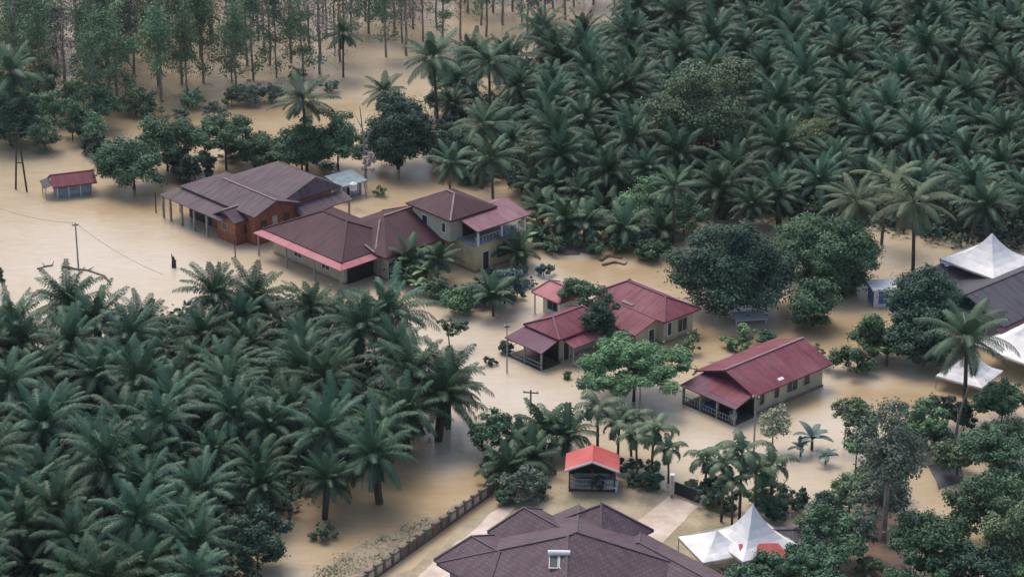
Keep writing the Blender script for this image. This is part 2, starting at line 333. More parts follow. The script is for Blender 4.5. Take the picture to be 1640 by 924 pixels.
g = MB(); [g.bar((-2.45, .3, z), (-2.45, 6.6, z), .06, .06) for z in (.35, .75)]; [g.bar((-2.45, y, -.3), (-2.45, y, .75), .05, .05) for y in np.arange(.3, 6.6, .35)]; g.build('railing', 'grey_wall', h)
g = MB(); g.box(-2.5, .5, .3, 6.6, -.6, .08); g.build('porch_floor', 'darkwood', h)
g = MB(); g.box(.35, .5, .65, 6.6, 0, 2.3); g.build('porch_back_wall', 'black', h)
for x, ww, hh in ((1.15, .55, 1.1), (3.1, .6, 1.0), (5.2, 1.35, .95), (7.2, .75, .95)): window(h, 'y-', .6, x+.3, 1.35, ww, hh, 'palewall')
g = MB(); g.bar((.5, .52, .1), (9.7, .52, .1), .1, .25); g.build('plinth', 'grey_wall', h)
g = MB(); g.slab([(3.5, .4, 2.56), (4.2, .4, 2.56), (4.2, .7, 2.68), (3.5, .7, 2.68)], .03); g.build('roof_patch', 'white', h)
# things on its porch
p = h.matrix_basis @ Vector((-1.2, 4.4, .08)); e = empty('heaped_tarpaulin', p, .7, 'crumpled blue tarpaulin heap under the porch of the red gable house', 'tarpaulin')
g = MB()
for i in range(7):
    for j in range(7): pass
hs = [[(.65*math.exp(-((i-3)**2+(j-3)**2)/6)+R.uniform(0, .16)) if 0 < i < 6 and 0 < j < 6 else 0 for j in range(7)] for i in range(7)]
for i in range(6):
    for j in range(6): g.poly([(i*.28-.9, j*.28-.9, hs[i][j]), (i*.28-.62, j*.28-.9, hs[i+1][j]), (i*.28-.62, j*.28-.62, hs[i+1][j+1]), (i*.28-.9, j*.28-.62, hs[i][j+1])])
g.build('sheet', 'blue', e)
p = h.matrix_basis @ Vector((-1.6, 1.2, .08)); e = empty('plastic_tub', p, 0, 'pale round tub at the lower corner of the red gable house porch', 'tub'); g = MB(); g.tube([(0, 0, 0), (0, 0, .6)], [.28, .36], 12); g.build('tub_body', 'white', e); g = MB(); g.tube([(0, 0, .6), (0, 0, .66)], [.40, .40], 12); g.build('rim', 'grey_wall', e)

# --- main red house in the middle
h = house('village_house', 1065, 517, 2.6, 42.3, 'long cream house with red hipped metal roof, behind the bright green spreading tree', 'house')
walls(h, 'cream', .5, 4.5, .6, 9.2, 2.62); roof(h, 'red_roof', -.1, 5.0, 0, 9.8, 2.65, 3.85, 'y', 2.4, 2.2, cap='violet_roof')
walls(h, 'cream', -2.4, .5, 1.5, 8.8, 1.75); g = MB(); A = [(-2.4, 1.5, 1.75), (.5, 1.5, 1.75), (.5, 1.5, 2.55)]; B = [(p[0], 1.62, p[2]) for p in A]; g.poly(A); g.poly(B[::-1]); [g.poly([A[i], B[i], B[(i+1) % 3], A[(i+1) % 3]]) for i in range(3)]; g.build('gable_wall', 'cream', h)
slope(h, 'red_roof', [(-2.9, 1.1, 1.78), (.3, 1.1, 2.72), (.3, 9.2, 2.72), (-2.9, 9.2, 1.78)], .1); slope(h, 'violet_roof', [(-4.3, 1.9, 1.25), (-2.7, 1.9, 1.66), (-2.7, 9.0, 1.66), (-4.3, 9.0, 1.25)], .08)
window(h, 'y-', .6, 1.25, 1.4, .5, 1.3, 'white', 'dark'); window(h, 'y-', .6, 3.0, 1.35, 1.2, 1.3, 'palewall'); door(h, 'y-', 1.5, -.3, .7, 1.5); window(h, 'x+', 4.5, 3, 1.4, 1, 1)
g = MB(); g.bar((5.0, 0, 2.58), (5.0, 9.8, 2.58), .1, .2); g.build('fascia', 'cream', h)
g = MB(); g.slab([(.15, 4.6, 2.85), (.15, 6.1, 2.85), (.42, 6.1, 2.98), (.42, 4.6, 2.98)], .03); g.build('roof_patch', 'ridge_pale', h)

# --- small porch house in the middle
h = house('village_house', 896, 541, 2.7, 42.3, 'small pink-red roofed house with lean-to porch beside the drowned garden left of the dark tree', 'house')
walls(h, 'palewall', .3, 5.6, .35, 4.3, 2.5); roof(h, 'red_roof', -.2, 6.0, -.2, 4.8, 2.6, 3.7, 'x', 1.5, .8, cap='pinkgrey_roof')
slope(h, 'violet_roof', [(-2.5, -.2, 1.9), (-2.5, 4.9, 1.9), (.3, 4.7, 2.45), (.3, .2, 2.45)], .1); slope(h, 'red_roof', [(.4, -1.5, 2.0), (4.2, -1.5, 2.0), (4.2, .3, 2.5), (.4, .3, 2.5)], .08)
for y in (0, 2.3, 4.7): post(h, -2.3, y, 1.9, .07)
for x in (.6, 4.0): post(h, x, -1.3, 2.0, .06)
g = MB(); [g.bar((-2.3, 0, z), (-2.3, 4.7, z), .05, .08) for z in (.3, .7)]; g.build('railing', 'grey_wall', h)
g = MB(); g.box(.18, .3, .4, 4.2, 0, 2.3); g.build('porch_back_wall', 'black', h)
door(h, 'y-', .35, 1.2, .7, 1.8); window(h, 'y-', .35, 2.6, 1.4, .8, .9); g = MB(); g.box(-2.4, .3, 0, 4.7, -.5, .06); g.build('porch_floor', 'darkwood', h)

# --- small outbuilding behind
h = house('outbuilding', 897, 484, 2.3, 42.3, 'tiny pale shed with faded pink roof and open side left of the dark tree', 'shed')
walls(h, 'white', .9, 3.2, .4, 3.4, 2.2); roof(h, 'pink_roof', -.2, 3.6, -.1, 3.9, 2.25, 3.1, 'y', .6, .6, cap='pinkgrey_roof')
for y in (.1, 3.6): post(h, 0, y, 2.25, .06, 'white')
window(h, 'x-', .9, 2, 1.2, 1.3, 1.2, 'grey_wall', 'dark')

# --- wooden house with purple-grey roofs
h = house('wooden_house', 352, 354, 2.6, 133.6, 'large timber house with stepped purple-grey metal roofs and brown plank walls', 'house')
roof(h, 'purple_roof', -3.5, 9.4, -8.2, -1.9, 3.45, 4.55, 'x', 0, 3.8, cap='ridge_pale', hips=False, mid=-4.9)
slope(h, 'purple_roof', [(-.2, 0, 2.6), (10.6, 0, 2.6), (9.0, -2.4, 3.30), (-.2, -2.4, 3.30)], .08); slope(h, 'purple_roof', [(10.6, 0, 2.6), (10.6, -8.0, 2.6), (8.9, -7.6, 3.30), (8.9, -2.4, 3.30)], .08)
roof(h, 'purple_roof', -2.7, 8.1, -14.4, -5.2, 3.5, 5.0, 'x', .9, 3.4, cap=None, mid=-11.6)
slope(h, 'purple_roof', [(-4.3, -7.5, 2.35), (-2.5, -7.5, 2.95), (-2.5, -14.6, 2.95), (-4.3, -14.6, 2.35)], .08)
walls(h, 'wood_red', -3.0, 4.5, -7.6, -2.3, 3.4, gable=('x', (0,)), zg=4.4); walls(h, 'wood_red', -2.3, 7.4, -13.3, -7.6, 3.4)
walls(h, 'wood_red', -1.5, 1.6, -4.6, -.9, 2.75, gable=('y', (1,)), zg=3.55)
g = MB(); g.box(-1.48, 1.58, -.93, -.86, .95, 2.7); g.build('plank_panel', 'wood_lit_orange', h)  # orange light on the front planks is put into the panel's colour
roof(h, 'purple_roof', -1.85, 1.95, -5.2, -.45, 2.7, 3.65, 'y', cap='ridge_pale')
for x in (2.6, 4.8, 7.0, 9.0, 10.3): post(h, x, -.25, 2.6, .1)
for y in (-2.5, -5.2, -7.8): post(h, 10.3, y, 2.6, .1)
for y in (-8.2, -11, -14.2): post(h, -4.1, y, 2.35, .08)
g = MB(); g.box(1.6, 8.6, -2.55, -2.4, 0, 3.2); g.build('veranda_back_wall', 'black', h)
window(h, 'y+', -.86, .3, 1.7, .8, .7, 'palewall'); window(h, 'x-', -3.0, -4.9, 2.0, .5, 1.3, 'palewall', 'palewall'); window(h, 'x-', -3.0, -6.5, 2.0, .6, 1.2, 'darkwood'); window(h, 'x-', -3.0, -3.4, 1.9, .6, 1.2, 'darkwood'); window(h, 'x-', -1.5, -2.4, 1.6, .8, .8, 'darkwood')

# --- maroon-roofed house with pink awnings
h = house('village_house', 545, 434, 2.5, 133.3, 'low cream house with dark maroon hipped roofs edged by a pale pink awning', 'house')
walls(h, 'cream', 1.6, 13.0, -9.6, -1.8, 2.75); walls(h, 'cream', -.7, 8.0, -12.6, -5.6, 2.8, gable=('y', (0,)), zg=4.6)
roof(h, 'maroon_roof', .9, 13.6, -10.2, -.9, 2.85, 4.75, 'x', 4.6, 4.2, cap='maroon_roof')
roof(h, 'maroon_roof', -1.3, 9.0, -13.2, -4.9, 2.85, 4.85, 'y', 0, 4.2, cap='ridge_pale', hips=False)
slope(h, 'pink_roof', [(0, 0, 2.5), (14.1, 0, 2.5), (13.5, -1.1, 2.80), (1.0, -1.1, 2.80)], .08, 'awning'); slope(h, 'pink_roof', [(0, -.02, 2.5), (1.0, -1.12, 2.80), (1.0, -5.6, 2.80), (0, -5.6, 2.5)], .08, 'awning')
g = MB(); g.bar((-1.3, -13.25, 2.85), (3.85, -13.25, 4.9), .16, .22); g.bar((3.85, -13.25, 4.9), (9.0, -13.25, 2.85), .16, .22); g.build('barge_board', 'ridge_orange', h)
g = MB(); g.bar((2.0, -4.9, 3.4), (.55, -4.95, 2.95), .2, .1); g.bar((3.7, -8.4, 4.7), (.9, -5.4, 3.05), .16, .08); g.build('valley_flashing', 'ridge_pale', h)
for x, y in ((.3, -.3), (.3, -5.2), (4.5, -.3), (9, -.3), (13.6, -.3)): post(h, x, y, 2.5, .07)
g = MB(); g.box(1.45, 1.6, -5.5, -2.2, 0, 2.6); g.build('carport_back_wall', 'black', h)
window(h, 'x-', -.7, -7.2, 1.5, 1.0, 1.1); window(h, 'x-', -.7, -10.2, 1.5, 1.4, 1.2); door(h, 'x-', -.7, -6.1, .8, 1.9, 'dark'); window(h, 'y+', -1.8, 4.5, 1.4, 1.2, 1.1); window(h, 'y+', -1.8, 9, 1.4, 1.2, 1.1)

# --- two-storey cream house
h = house('two_storey_house', 715, 352, 5.5, 132.1, 'two-storey cream and yellow house with maroon hip roof and pink balcony roof', 'house')
walls(h, 'yellow', -2.6, 5.8, -8.4, -1.5, 2.9, name='lower_wall'); walls(h, 'cream', .1, 5.9, -6.0, -.5, 5.45, z0=2.9, name='upper_wall'); walls(h, 'cream', .1, 1.2, -8.0, -6.0, 5.3, z0=2.9, name='upper_wall')
roof(h, 'maroon_roof', -.6, 6.5, -6.4, 0, 5.5, 6.85, 'x', 3.0, 2.8, cap='ridge_pale', hips=False)
g = MB(); g.bar((2.45, -3.2, 6.88), (-.6, 0, 5.55), .16, .08); g.build('hip_flashing', 'ridge_pale', h)
roof(h, 'pinkgrey_roof', -3.2, 2.6, -8.7, -1.4, 4.75, 5.5, 'y', cap=None, mid=.6); 
for y in (-1.8, -5, -8.2): post(h, -2.8, y, 4.75, .08, 'white', z0=2.9)
g = MB(); g.box(-2.75, .2, -8.5, -1.4, 2.9, 3.05); g.build('balcony_floor', 'grey_wall', h)
g = MB(); g.bar((-2.68, -1.5, 3.85), (-2.68, -8.4, 3.85), .07, .07); [g.bar((-2.68, y, 3.0), (-2.68, y, 3.85), .05, .05) for y in np.arange(-8.4, -1.4, .45)]; g.build('balustrade', 'palewall', h)
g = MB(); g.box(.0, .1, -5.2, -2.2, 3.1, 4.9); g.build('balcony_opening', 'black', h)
window(h, 'x-', .1, -6.4, 4.2, 1.0, 1.3, 'white', 'dark'); window(h, 'y+', -.5, 1.0, 4.2, .5, 1.0, 'white'); window(h, 'y+', -.5, 4.0, 4.2, .8, 1.0, 'white')
door(h, 'x-', -2.6, -3.0, .8, 2.0, 'black'); window(h, 'x-', -2.6, -5.2, 1.55, 1.3, 1.3, 'grey_wall', 'black'); window(h, 'x-', -2.6, -7.4, 1.5, .9, 1.1, 'grey_wall'); window(h, 'y+', -1.5, 2.5, 1.5, 1.0, 1.0, 'white')

# --- sheds
h = house('red_roofed_shed', 92, 318, 0, 20, 'small grey shed with pinkish red gable roof alone in floodwater near the twin-legged pole', 'shed')
walls(h, 'bluegrey', 0, 3.9, 0, 2.3, 1.5); roof(h, 'red_roof', -.5, 4.4, -.45, 2.9, 1.5, 2.35, 'x', cap='pink_roof')
slope(h, 'charcoal_roof', [(-1.4, 0, 1.35), (-.4, 0, 1.6), (-.4, 2.6, 1.6), (-1.4, 2.6, 1.35)], .06)
for y in (.1, 2.3): post(h, -1.2, y, 1.35, .05)
for x in (.05, 1.3, 2.6, 3.85): post(h, x, -.06, 1.45, .05, 'white')
g = MB(); g.box(.2, 3.7, -.035, 0.0, .2, .75); g.build('lower_boarding', 'grey_wall', h)
h = house('water_shed', 548, 322, 0, 38, 'small blue-grey shed with flat metal roof behind the maroon-roofed house', 'shed')
walls(h, 'bluegrey', .3, 2.8, .3, 2.2, 1.7); slope(h, 'bluegrey', [(-.3, -.3, 1.75), (3.3, -.3, 1.75), (3.3, 2.9, 2.1), (-.3, 2.9, 2.1)], .1)
for x, y in ((-.1, -.1), (3.1, -.1)): post(h, x, y, 1.75, .07, 'white')
window(h, 'y-', .3, 1.0, .8, .5, 1.0, 'white', 'dark'); window(h, 'y-', .3, 2.1, .9, .5, .8, 'white', 'tarpblue')
p = W(566, 298, 2.4); e = empty('water_tank', p, 0, 'pale round water tank on the flat roof of the blue-grey shed', 'tank'); e.location.z = 1.95; g = MB(); g.tube([(0, 0, 0), (0, 0, .7), (0, 0, .85)], [.42, .42, .2], 12); g.build('tank_body', 'white', e)

# --- charcoal-roofed house at right edge with tents
h = house('village_house', 1608, 523, 2.4, 42, 'wide dark charcoal-roofed house behind the big round tree, among white marquees', 'house')
walls(h, 'grey_wall', .5, 15, .5, 9, 2.35); roof(h, 'charcoal_roof', -.2, 16, -.1, 9.8, 2.45, 4.3, 'x', 0, 1, cap='ridge_dark', mid=4.6)
slope(h, 'charcoal_roof', [(1.2, 8.5, 2.2), (1.2, 14, 2.2), (8.5, 14, 2.5), (8.5, 8.5, 2.5)], .12); slope(h, 'maroon_roof', [(-1.2, -1.6, 2.0), (4.5, -1.6, 2.0), (4.5, .1, 2.38), (-1.2, .1, 2.38)], .08, 'awning')
for x, y in ((1.4, 8.8), (1.4, 11.4), (1.4, 13.7), (-1.0, -1.4), (4.3, -1.4)): post(h, x, y, 2.1, .08)
window(h, 'x-', .5, 3, 1.3, 1.2, 1.1); window(h, 'y-', .5, 2, 1.3, 1.2, 1.1); window(h, 'x-', .5, 6.5, 1.3, 1.2, 1.1)
g = MB(); g.bar((1.2, 8.5, 2.28), (1.2, 14, 2.28), .12, .14); g.build('fascia', 'palewall', h)
def sheet(name, px, z, mat, label, cat, rz=.7):
    P = [W(*p, z) for p in px]; c = sum(P, Vector())/len(P); e = empty(name, (c.x, c.y, z), 0, label, cat); g = MB(); n = 6
    a, b_, c_, d = [p-c for p in P]; gr = [[None]*(n+1) for _ in range(n+1)]
    for i in range(n+1):
        for j in range(n+1): v = a.lerp(b_, i/n).lerp(d.lerp(c_, i/n), j/n); gr[i][j] = (v.x, v.y, R.uniform(0, .14))
    for i in range(n):
        for j in range(n): g.slab([gr[i][j], gr[i+1][j], gr[i+1][j+1], gr[i][j+1]], .02)
    g.build('sheet', mat, e); return e
sheet('tarpaulin', [(1503, 416), (1548, 410), (1552, 424), (1515, 428)], 2.75, 'tarpblue', 'wrinkled blue tarpaulin spread on the charcoal roof under the white marquee', 'tarpaulin')
sheet('tarpaulin', [(1540, 424), (1572, 418), (1578, 430), (1545, 437)], 2.8, 'tarpred', 'wrinkled red tarpaulin spread beside the blue one under the white marquee', 'tarpaulin')
h = house('portable_cabin', 1399, 492, 0, 8, 'small blue-walled cabin with flat white roof left of the big round tree', 'cabin')
walls(h, 'tarpblue', 0, 3.4, 0, 2.2, 1.75, z0=-.6); g = MB(); g.box(-.2, 3.6, -.2, 2.4, 1.75, 1.9); g.build('roof', 'white', h); g = MB(); g.box(-.03, .45, -.04, 0.01, .2, 1.7); g.build('door_panel', 'white', h); g = MB(); g.box(-.04, 3.42, -.05, -.01, -.3, .3); g.build('base_skirt', 'white', h)

def tent(px, py, zp, half, deg, label, ze=2.3, concave=.9):
    p = W(px, py, zp); e = empty('marquee_tent', (p.x, p.y, 0), math.radians(deg), label, 'tent', 'white marquee tents')
    g = MB(); n = 12; k = 10
    def H(i, j):
        x = -1+2*i/n; y = -1+2*j/n; r = max(abs(x), abs(y)); s = (1-r)
        z = ze+(zp-ze)*(s**2.6*.72+s*.28)-.12*math.sin(math.pi*(x+1)/2)*(abs(y) > .99)-.12*math.sin(math.pi*(y+1)/2)*(abs(x) > .99)
        return (x*half, y*half, z+.05*math.sin(9*x+5*y)*(1-r)*r*4)
    for i in range(n):
        for j in range(n):
            q = [H(i, j), H(i+1, j), H(i+1, j+1), H(i, j+1)]
            g.poly([q[0], q[1], q[2]] if (i < n/2) == (j < n/2) else [q[0], q[1], q[3]]); g.poly([q[0], q[2], q[3]] if (i < n/2) == (j < n/2) else [q[1], q[2], q[3]])
    o = g.build('canopy', 'tent', e)
    g = MB(); 
    for (a, b_) in (((-1, -1), (1, -1)), ((1, -1), (1, 1)), ((1, 1), (-1, 1)), ((-1, 1), (-1, -1))): g.slab([(a[0]*half*1.004, a[1]*half*1.004, ze), (b_[0]*half*1.004, b_[1]*half*1.004, ze), (b_[0]*half*1.004, b_[1]*half*1.004, ze-.22), (a[0]*half*1.004, a[1]*half*1.004, ze-.22)], .01)
    g.build('valance', 'tent', o)
    for sx in (-1, 1):
        for sy in (-1, 1): g = MB(); g.tube([(sx*(half-.05), sy*(half-.05), -1), (sx*(half-.05), sy*(half-.05), ze)], .04, 6); g.build('pole', 'post', e)
    return e
tent(1589, 373, 6.6, 3.5, 40, 'white pointed marquee above the charcoal roof, with blue and red tarpaulins at its corner', 3.7)
tent(1672, 405, 5.6, 3.6, 40, 'white marquee cut by the picture edge, right of the pointed one above the charcoal roof', 2.8)
tent(1656, 512, 4.8, 3.8, 42, 'white marquee below the charcoal roof at the right edge, right of the tall coconut palm', 2.2)
tent(1556, 556, 3.9, 2.3, 55, 'low white marquee behind the fronds of the tall coconut palm', 1.3)
tent(1206, 806, 5.6, 2.7, 30, 'tall pointed white marquee at the corner of the flooded yard, beside areca palms', 2.4)
tent(1148, 848, 3.5, 2.3, 22, 'low sagging white marquee touching the purple tiled roof', 2.2)
h = house('awning_shed', 1188, 893, 2.3, 3, 'small shed with short coral red roof tucked beneath the tall pointed marquee', 'shed')
walls(h, 'grey_wall', .2, 3.2, .2, 1.9, 2.2, z0=-.2); roof(h, 'brightred_roof', -.1, 3.6, -.1, 2.3, 2.3, 2.95, 'x', 0, .8, cap=None)
h = house('dark_shed', 1240, 872, 2.1, 2, 'low dark-roofed shed between the white marquee and the green trees', 'shed')
walls(h, 'grey_wall', .3, 4, .3, 2.7, 2.0, z0=-.2); roof(h, 'charcoal_roof', 0, 4.4, 0, 3.1, 2.05, 2.6, 'x', 0, 0, cap='ridge_dark')
patch('road', 'asphalt', [(1488, 744), (1536, 735), (1546, 772), (1500, 782)], .03, .2)

# --- large tiled house at the bottom
h = house('tiled_house', 700, 902, 2.8, 40.5, 'large bungalow with purple-brown tiled hip roofs filling the bottom edge', 'house')
walls(h, 'bluegrey', .7, 14.0, -14.0, -.7, 2.8); walls(h, 'bluegrey', 11.8, 15.3, -20, -7, 2.8); walls(h, 'bluegrey', 11.8, 15.9, -6.8, -1.6, 2.8)
roof(h, 'tile_roof', 0, 14.9, -14.9, 0, 2.85, 5.85, 'x', 7.0, 7.0)
roof(h, 'tile_roof', .05, 6.3, -6, .5, 2.9, 4.25, 'y', 2.2, .9); roof(h, 'tile_roof', 6.2, 12.0, -6, 1.3, 2.9, 4.5, 'y', 2.0, 1.1)
roof(h, 'tile_roof', 10.6, 16.4, -7.3, -1.0, 2.95, 5.0, 'x', 2.9, 2.7); roof(h, 'tile_roof', 10.5, 15.6, -22, -6.6, 2.9, 3.8, 'y', 2.5, 2.5)
window(h, 'x-', .7, -4, 1.6, 1.6, 1.2, 'white'); window(h, 'x-', .7, -9, 1.6, 1.6, 1.2, 'white'); window(h, 'y+', -.7, 3.2, 1.6, 1.2, 1.1)
g = MB(); g.bar((-.03, 0, 2.76), (-.03, -14.9, 2.76), .08, .2); g.bar((0, .03, 2.76), (14.9, .03, 2.76), .08, .2); g.build('fascia', 'ridge_dark', h)
# white roof ventilator / heater unit on the front slope
def onroof(px, py):      # where the sight line meets the left-front slope
    inv = (Matrix.Translation(h.location) @ Matrix.Rotation(h.rotation_euler.z, 4, 'Z')).inverted(); o = inv @ Vector((0, 0, CH)); p = inv @ W(px, py, 0); d = (p-o)
    k = 3.0/7.45; tt = (o.z-2.85-k*o.x)/(k*d.x-d.z); return o+d*tt
q = onroof(895, 900); k = math.atan(3.0/7.45)
e = empty('solar_water_heater', Matrix.Translation(h.location) @ Matrix.Rotation(h.rotation_euler.z, 4, 'Z') @ q, h.rotation_euler.z, 'white solar water heater with twin dark panels on the purple tiled roof', 'water heater'); e.rotation_euler = (Matrix.Rotation(math.radians(88), 3, 'Z') @ Matrix.Rotation(-k*.9, 3, 'Y')).to_euler(); e.location.z += .08; e.scale = (.82, .82, .82)
g = MB(); g.tube([(.8, -1.05, .3), (.8, 1.05, .3)], .26, 12); g.build('tank', 'white', e)
for s in (-1, 1): g = MB(); g.box(-.95, .5, s*.48-.40, s*.48+.40, .08, .16); o = g.build('collector_panel', 'solar', e); g = MB(); [g.box(-.97, .52, s*.48+c-.035, s*.48+c+.035, .07, .19) for c in (-.41, .41)]; g.box(-1.0, -.93, s*.48-.44, s*.48+.44, .07, .19); g.build('panel_frame', 'white', o)

# --- gazebo
p = W(948, 781, .4); h = empty('gazebo', (p.x, p.y, 0), math.radians(-3), 'open garden gazebo with bright red gable roof behind the tiled house lawn', 'gazebo')
roof(h, 'brightred_roof', -2.3, 2.3, -.35, 2.9, 2.15, 3.05, 'y', cap='brightred_roof')
g = MB(); g.bar((-2.32, -.38, 2.13), (0, -.38, 3.03), .06, .16); g.bar((0, -.38, 3.03), (2.32, -.38, 2.13), .06, .16); g.build('barge_board', 'white', h)
for x in (-1.9, 0, 1.9):
    for y in (0, 2.5): post(h, x, y, 2.15, .07, 'darkwood', z0=-.3)
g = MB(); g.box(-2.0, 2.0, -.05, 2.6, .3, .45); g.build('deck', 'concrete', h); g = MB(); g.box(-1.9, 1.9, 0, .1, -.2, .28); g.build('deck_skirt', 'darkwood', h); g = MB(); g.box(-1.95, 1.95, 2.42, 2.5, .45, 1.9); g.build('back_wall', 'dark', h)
g = MB(); [g.bar((-1.9, -.02, z), (1.9, -.02, z), .05, .06) for z in (.8, 1.2)]; [g.bar((x, -.02, .45), (x, -.02, 1.2), .04, .04) for x in np.arange(-1.9, 1.95, .24)]; [g.bar((s*1.9, -.02, z), (s*1.9, 2.5, z), .05, .06) for z in (.8, 1.2) for s in (-1, 1)]; g.build('railing', 'bluegrey', h)
g = MB(); g.box(-1.5, 1.5, 1.2, 1.7, .85, .92); g.box(-1.4, -1.3, 1.25, 1.65, .45, .85); g.box(1.3, 1.4, 1.25, 1.65, .45, .85); o = g.build('garden_table', 'bluegrey'); o.location = h.location; o.rotation_euler = h.rotation_euler; tag(o, 'long blue-grey table standing inside the red-roofed gazebo', 'table')

# --- garden wall
a = W(560, 955); b_ = W(793, 787); L = (b_-a).length; ang = math.atan2(b_.y-a.y, b_.x-a.x)
h = empty('garden_wall', (a.x, a.y, 0), ang, 'brown and white garden wall with many square posts along the flooded yard', 'wall'); n = int(L/1.12)
for i in range(n+1):
    x = i*L/n; g = MB(); g.box(x-.13, x+.13, -.13, .13, -.8, 1.22+R.uniform(-.02, .02)); g.build('post', 'brickred' if i % 3 else 'mossy', h)
    if i < n:
        g = MB(); x1 = x+L/n; wv = R.uniform(-.03, .03); g.box(x+.2, x1-.2, -.05, .05, -.8, .85); g.build('panel', 'palewall' if R.random() < .8 else 'mossy', h)
g = MB(); g.box(0, L, -.10, .10, .87, 1.05); g.build('top_rail', 'mossy', h); g = MB(); g.box(0, L, -.11, .11, -.8, .15); g.build('plinth', 'brickred', h)

# --- gate and gate posts
a = W(1080, 791); b_ = W(1120, 806); L = (b_-a).length; h = empty('entrance_gate', (a.x, a.y, 0), math.atan2(b_.y-a.y, b_.x-a.x), 'black metal sheet gate standing open beside the driveway', 'gate')
g = MB(); g.box(0, L, -.03, .03, .1, 1.15); g.build('gate_panel', 'black', h); g = MB(); [g.box(0, L, -.05, .05, z, z+.07) for z in (.08, .6, 1.13)]; g.build('gate_frame', 'dark', h)
p = W(1076, 797); e = empty('gate_post', p, 0, 'slim pale gate post where the driveway meets the flood', 'post'); g = MB(); g.box(-.13, .13, -.13, .13, -.3, 2.1); g.build('shaft', 'palewall', e); g = MB(); g.box(-.2, .2, -.2, .2, 2.1, 2.25); g.build('cap', 'white', e)

# --- poles, lamp, cables
def pole(px, yb, yt, label, r=.09, arms=0, mat='post', name='utility_pole', cat='pole'):
    p = W(px, yb); hh = (yb-yt)/(SC(yb)*.92); e = empty(name, p, R.uniform(-.3, .3), label, cat)
    g = MB(); g.tube([(0, 0, -1), (0, 0, hh)], [r, r*.7], 8); g.build('shaft', mat, e)
    if arms: g = MB(); g.bar((-arms, 0, hh-.25), (arms, 0, hh-.25), .08, .1); g.build('crossarm', 'darkwood', e); g = MB(); [g.tube([(s*arms*.85, 0, hh-.2), (s*arms*.85, 0, hh-.02)], .05, 6) for s in (-1, 1)]; g.build('insulator', 'white', e)
    return e, p+Vector((0, 0, hh))
_, t1 = pole(126, 434, 358, 'lone grey utility pole in open water above the lower left palms', .1, .35)
pole(850, 662, 624, 'short dark utility pole with crossarm among palms left of the gazebo', .1, .7, 'darkwood')
_, t2 = pole(1207, 728, 632, 'thin utility pole in front of the red gable house porch', .09, .3)
_, t3 = pole(812, 597, 519, 'thin pole standing in water left of the small porch house', .07, .25)
pole(377, 412, 384, 'short post in water below the brown plank annex', .07, 0, 'darkwood', 'mooring_post', 'post'); pole(250, 341, 308, 'dark post at the left end of the purple-grey veranda', .08, 0, 'darkwood', 'mooring_post', 'post')
e, t4 = pole(1025, 640, 572, 'pale street lamp pole rising through the bright green tree', .05, 0, 'post', 'street_lamp', 'lamp'); hh = t4.z
g = MB(); g.tube([(0, 0, hh-.1), (-.5, 0, hh+.25), (-1.3, 0, hh+.4)], .045, 6); g.build('lamp_arm', 'post', e); g = MB(); g.box(-1.75, -1.2, -.12, .12, hh+.33, hh+.45); g.build('lamp_head', 'white', e)
p = W(34, 305); e = empty('twin_leg_pole', p, 0, 'A-shaped twin-legged utility pole in water at the left edge', 'pole')
for a_, b2 in (((-.75, .4, -1), (-.05, .3, 7.2)), ((.8, -.5, -1), (.05, .3, 7.2))): g = MB(); g.tube([a_, b2], [.12, .09], 8); g.build('leg', 'darkwood', e)
g = MB(); g.bar((-.9, .3, 6.6), (.9, .3, 6.6), .1, .12); g.build('crossarm', 'darkwood', e); g = MB(); g.bar((-.35, .1, 3.2), (.35, .1, 3.2), .09, .1); g.build('brace', 'darkwood', e)
def cable(a, b_, sag, label):
    g = MB(); a = Vector(a); b_ = Vector(b_); g.tube([a.lerp(b_, i/14)-Vector((0, 0, sag*4*(i/14)*(1-i/14))) for i in range(15)], .022, 4); tag(g.build('power_cable', 'post'), label, 'cable')
cable(W(-40, 318, 4.5), t1, .6, 'thin cable sagging from the left edge to the lone grey pole'); cable(t1, W(262, 440, 3.5), .5, 'thin cable running down from the lone grey pole to the palms')
p = W(278, 428); e = empty('drowned_stump', p, 0, 'dark jagged stump poking out of open water above the lower left palms', 'stump'); g = MB(); g.tube([(0, 0, -1), (.05, 0, .6), (.0, 0, 1.2)], [.28, .24, .08], 7); g.tube([(0, 0, .5), (-.15, 0, 1.5)], [.14, .03], 6); g.tube([(0, 0, .3), (.3, 0, .8)], [.14, .04], 6); g.build('trunk', 'dark', e)
# driftwood
def drift(pts, r, label, name='floating_log', mat='drift'):
    P = [W(*q, .04) for q in pts]; c = P[0].copy(); e = empty(name, c, 0, label, 'driftwood', 'floating driftwood'); g = MB()
    g.tube([p-c for p in P], [r*(1-.5*i/len(P)) for i in range(len(P))], 6)
    for i in range(1, len(P)):
        q = P[i]-c; g.tube([q, q+Vector((R.uniform(-.7, .7), R.uniform(-.9, .9), R.uniform(.1, .5)))], [r*.5, r*.15], 5)
    g.build('trunk', mat, e)
drift([(60, 431), (72, 427), (84, 425)], .13, 'short floating branch left of the lone grey pole'); drift([(100, 427), (120, 431), (140, 433), (165, 441)], .15, 'long floating branch at the foot of the lone grey pole'); drift([(166, 442), (176, 452)], .16, 'short stubby log end beside the long floating branch')
drift([(962, 418), (975, 410), (995, 414)], .22, 'tangled grey driftwood above the long red-roofed house'); drift([(965, 425), (985, 420), (1000, 424)], .2, 'lower branch of grey driftwood above the long red-roofed house'); drift([(940, 655), (965, 668), (1000, 672)], .2, 'dark branch in water below the bright green tree'); drift([(1110, 600), (1118, 592), (1100, 588)], .1, 'thin bent branch in water left of the red gable house')
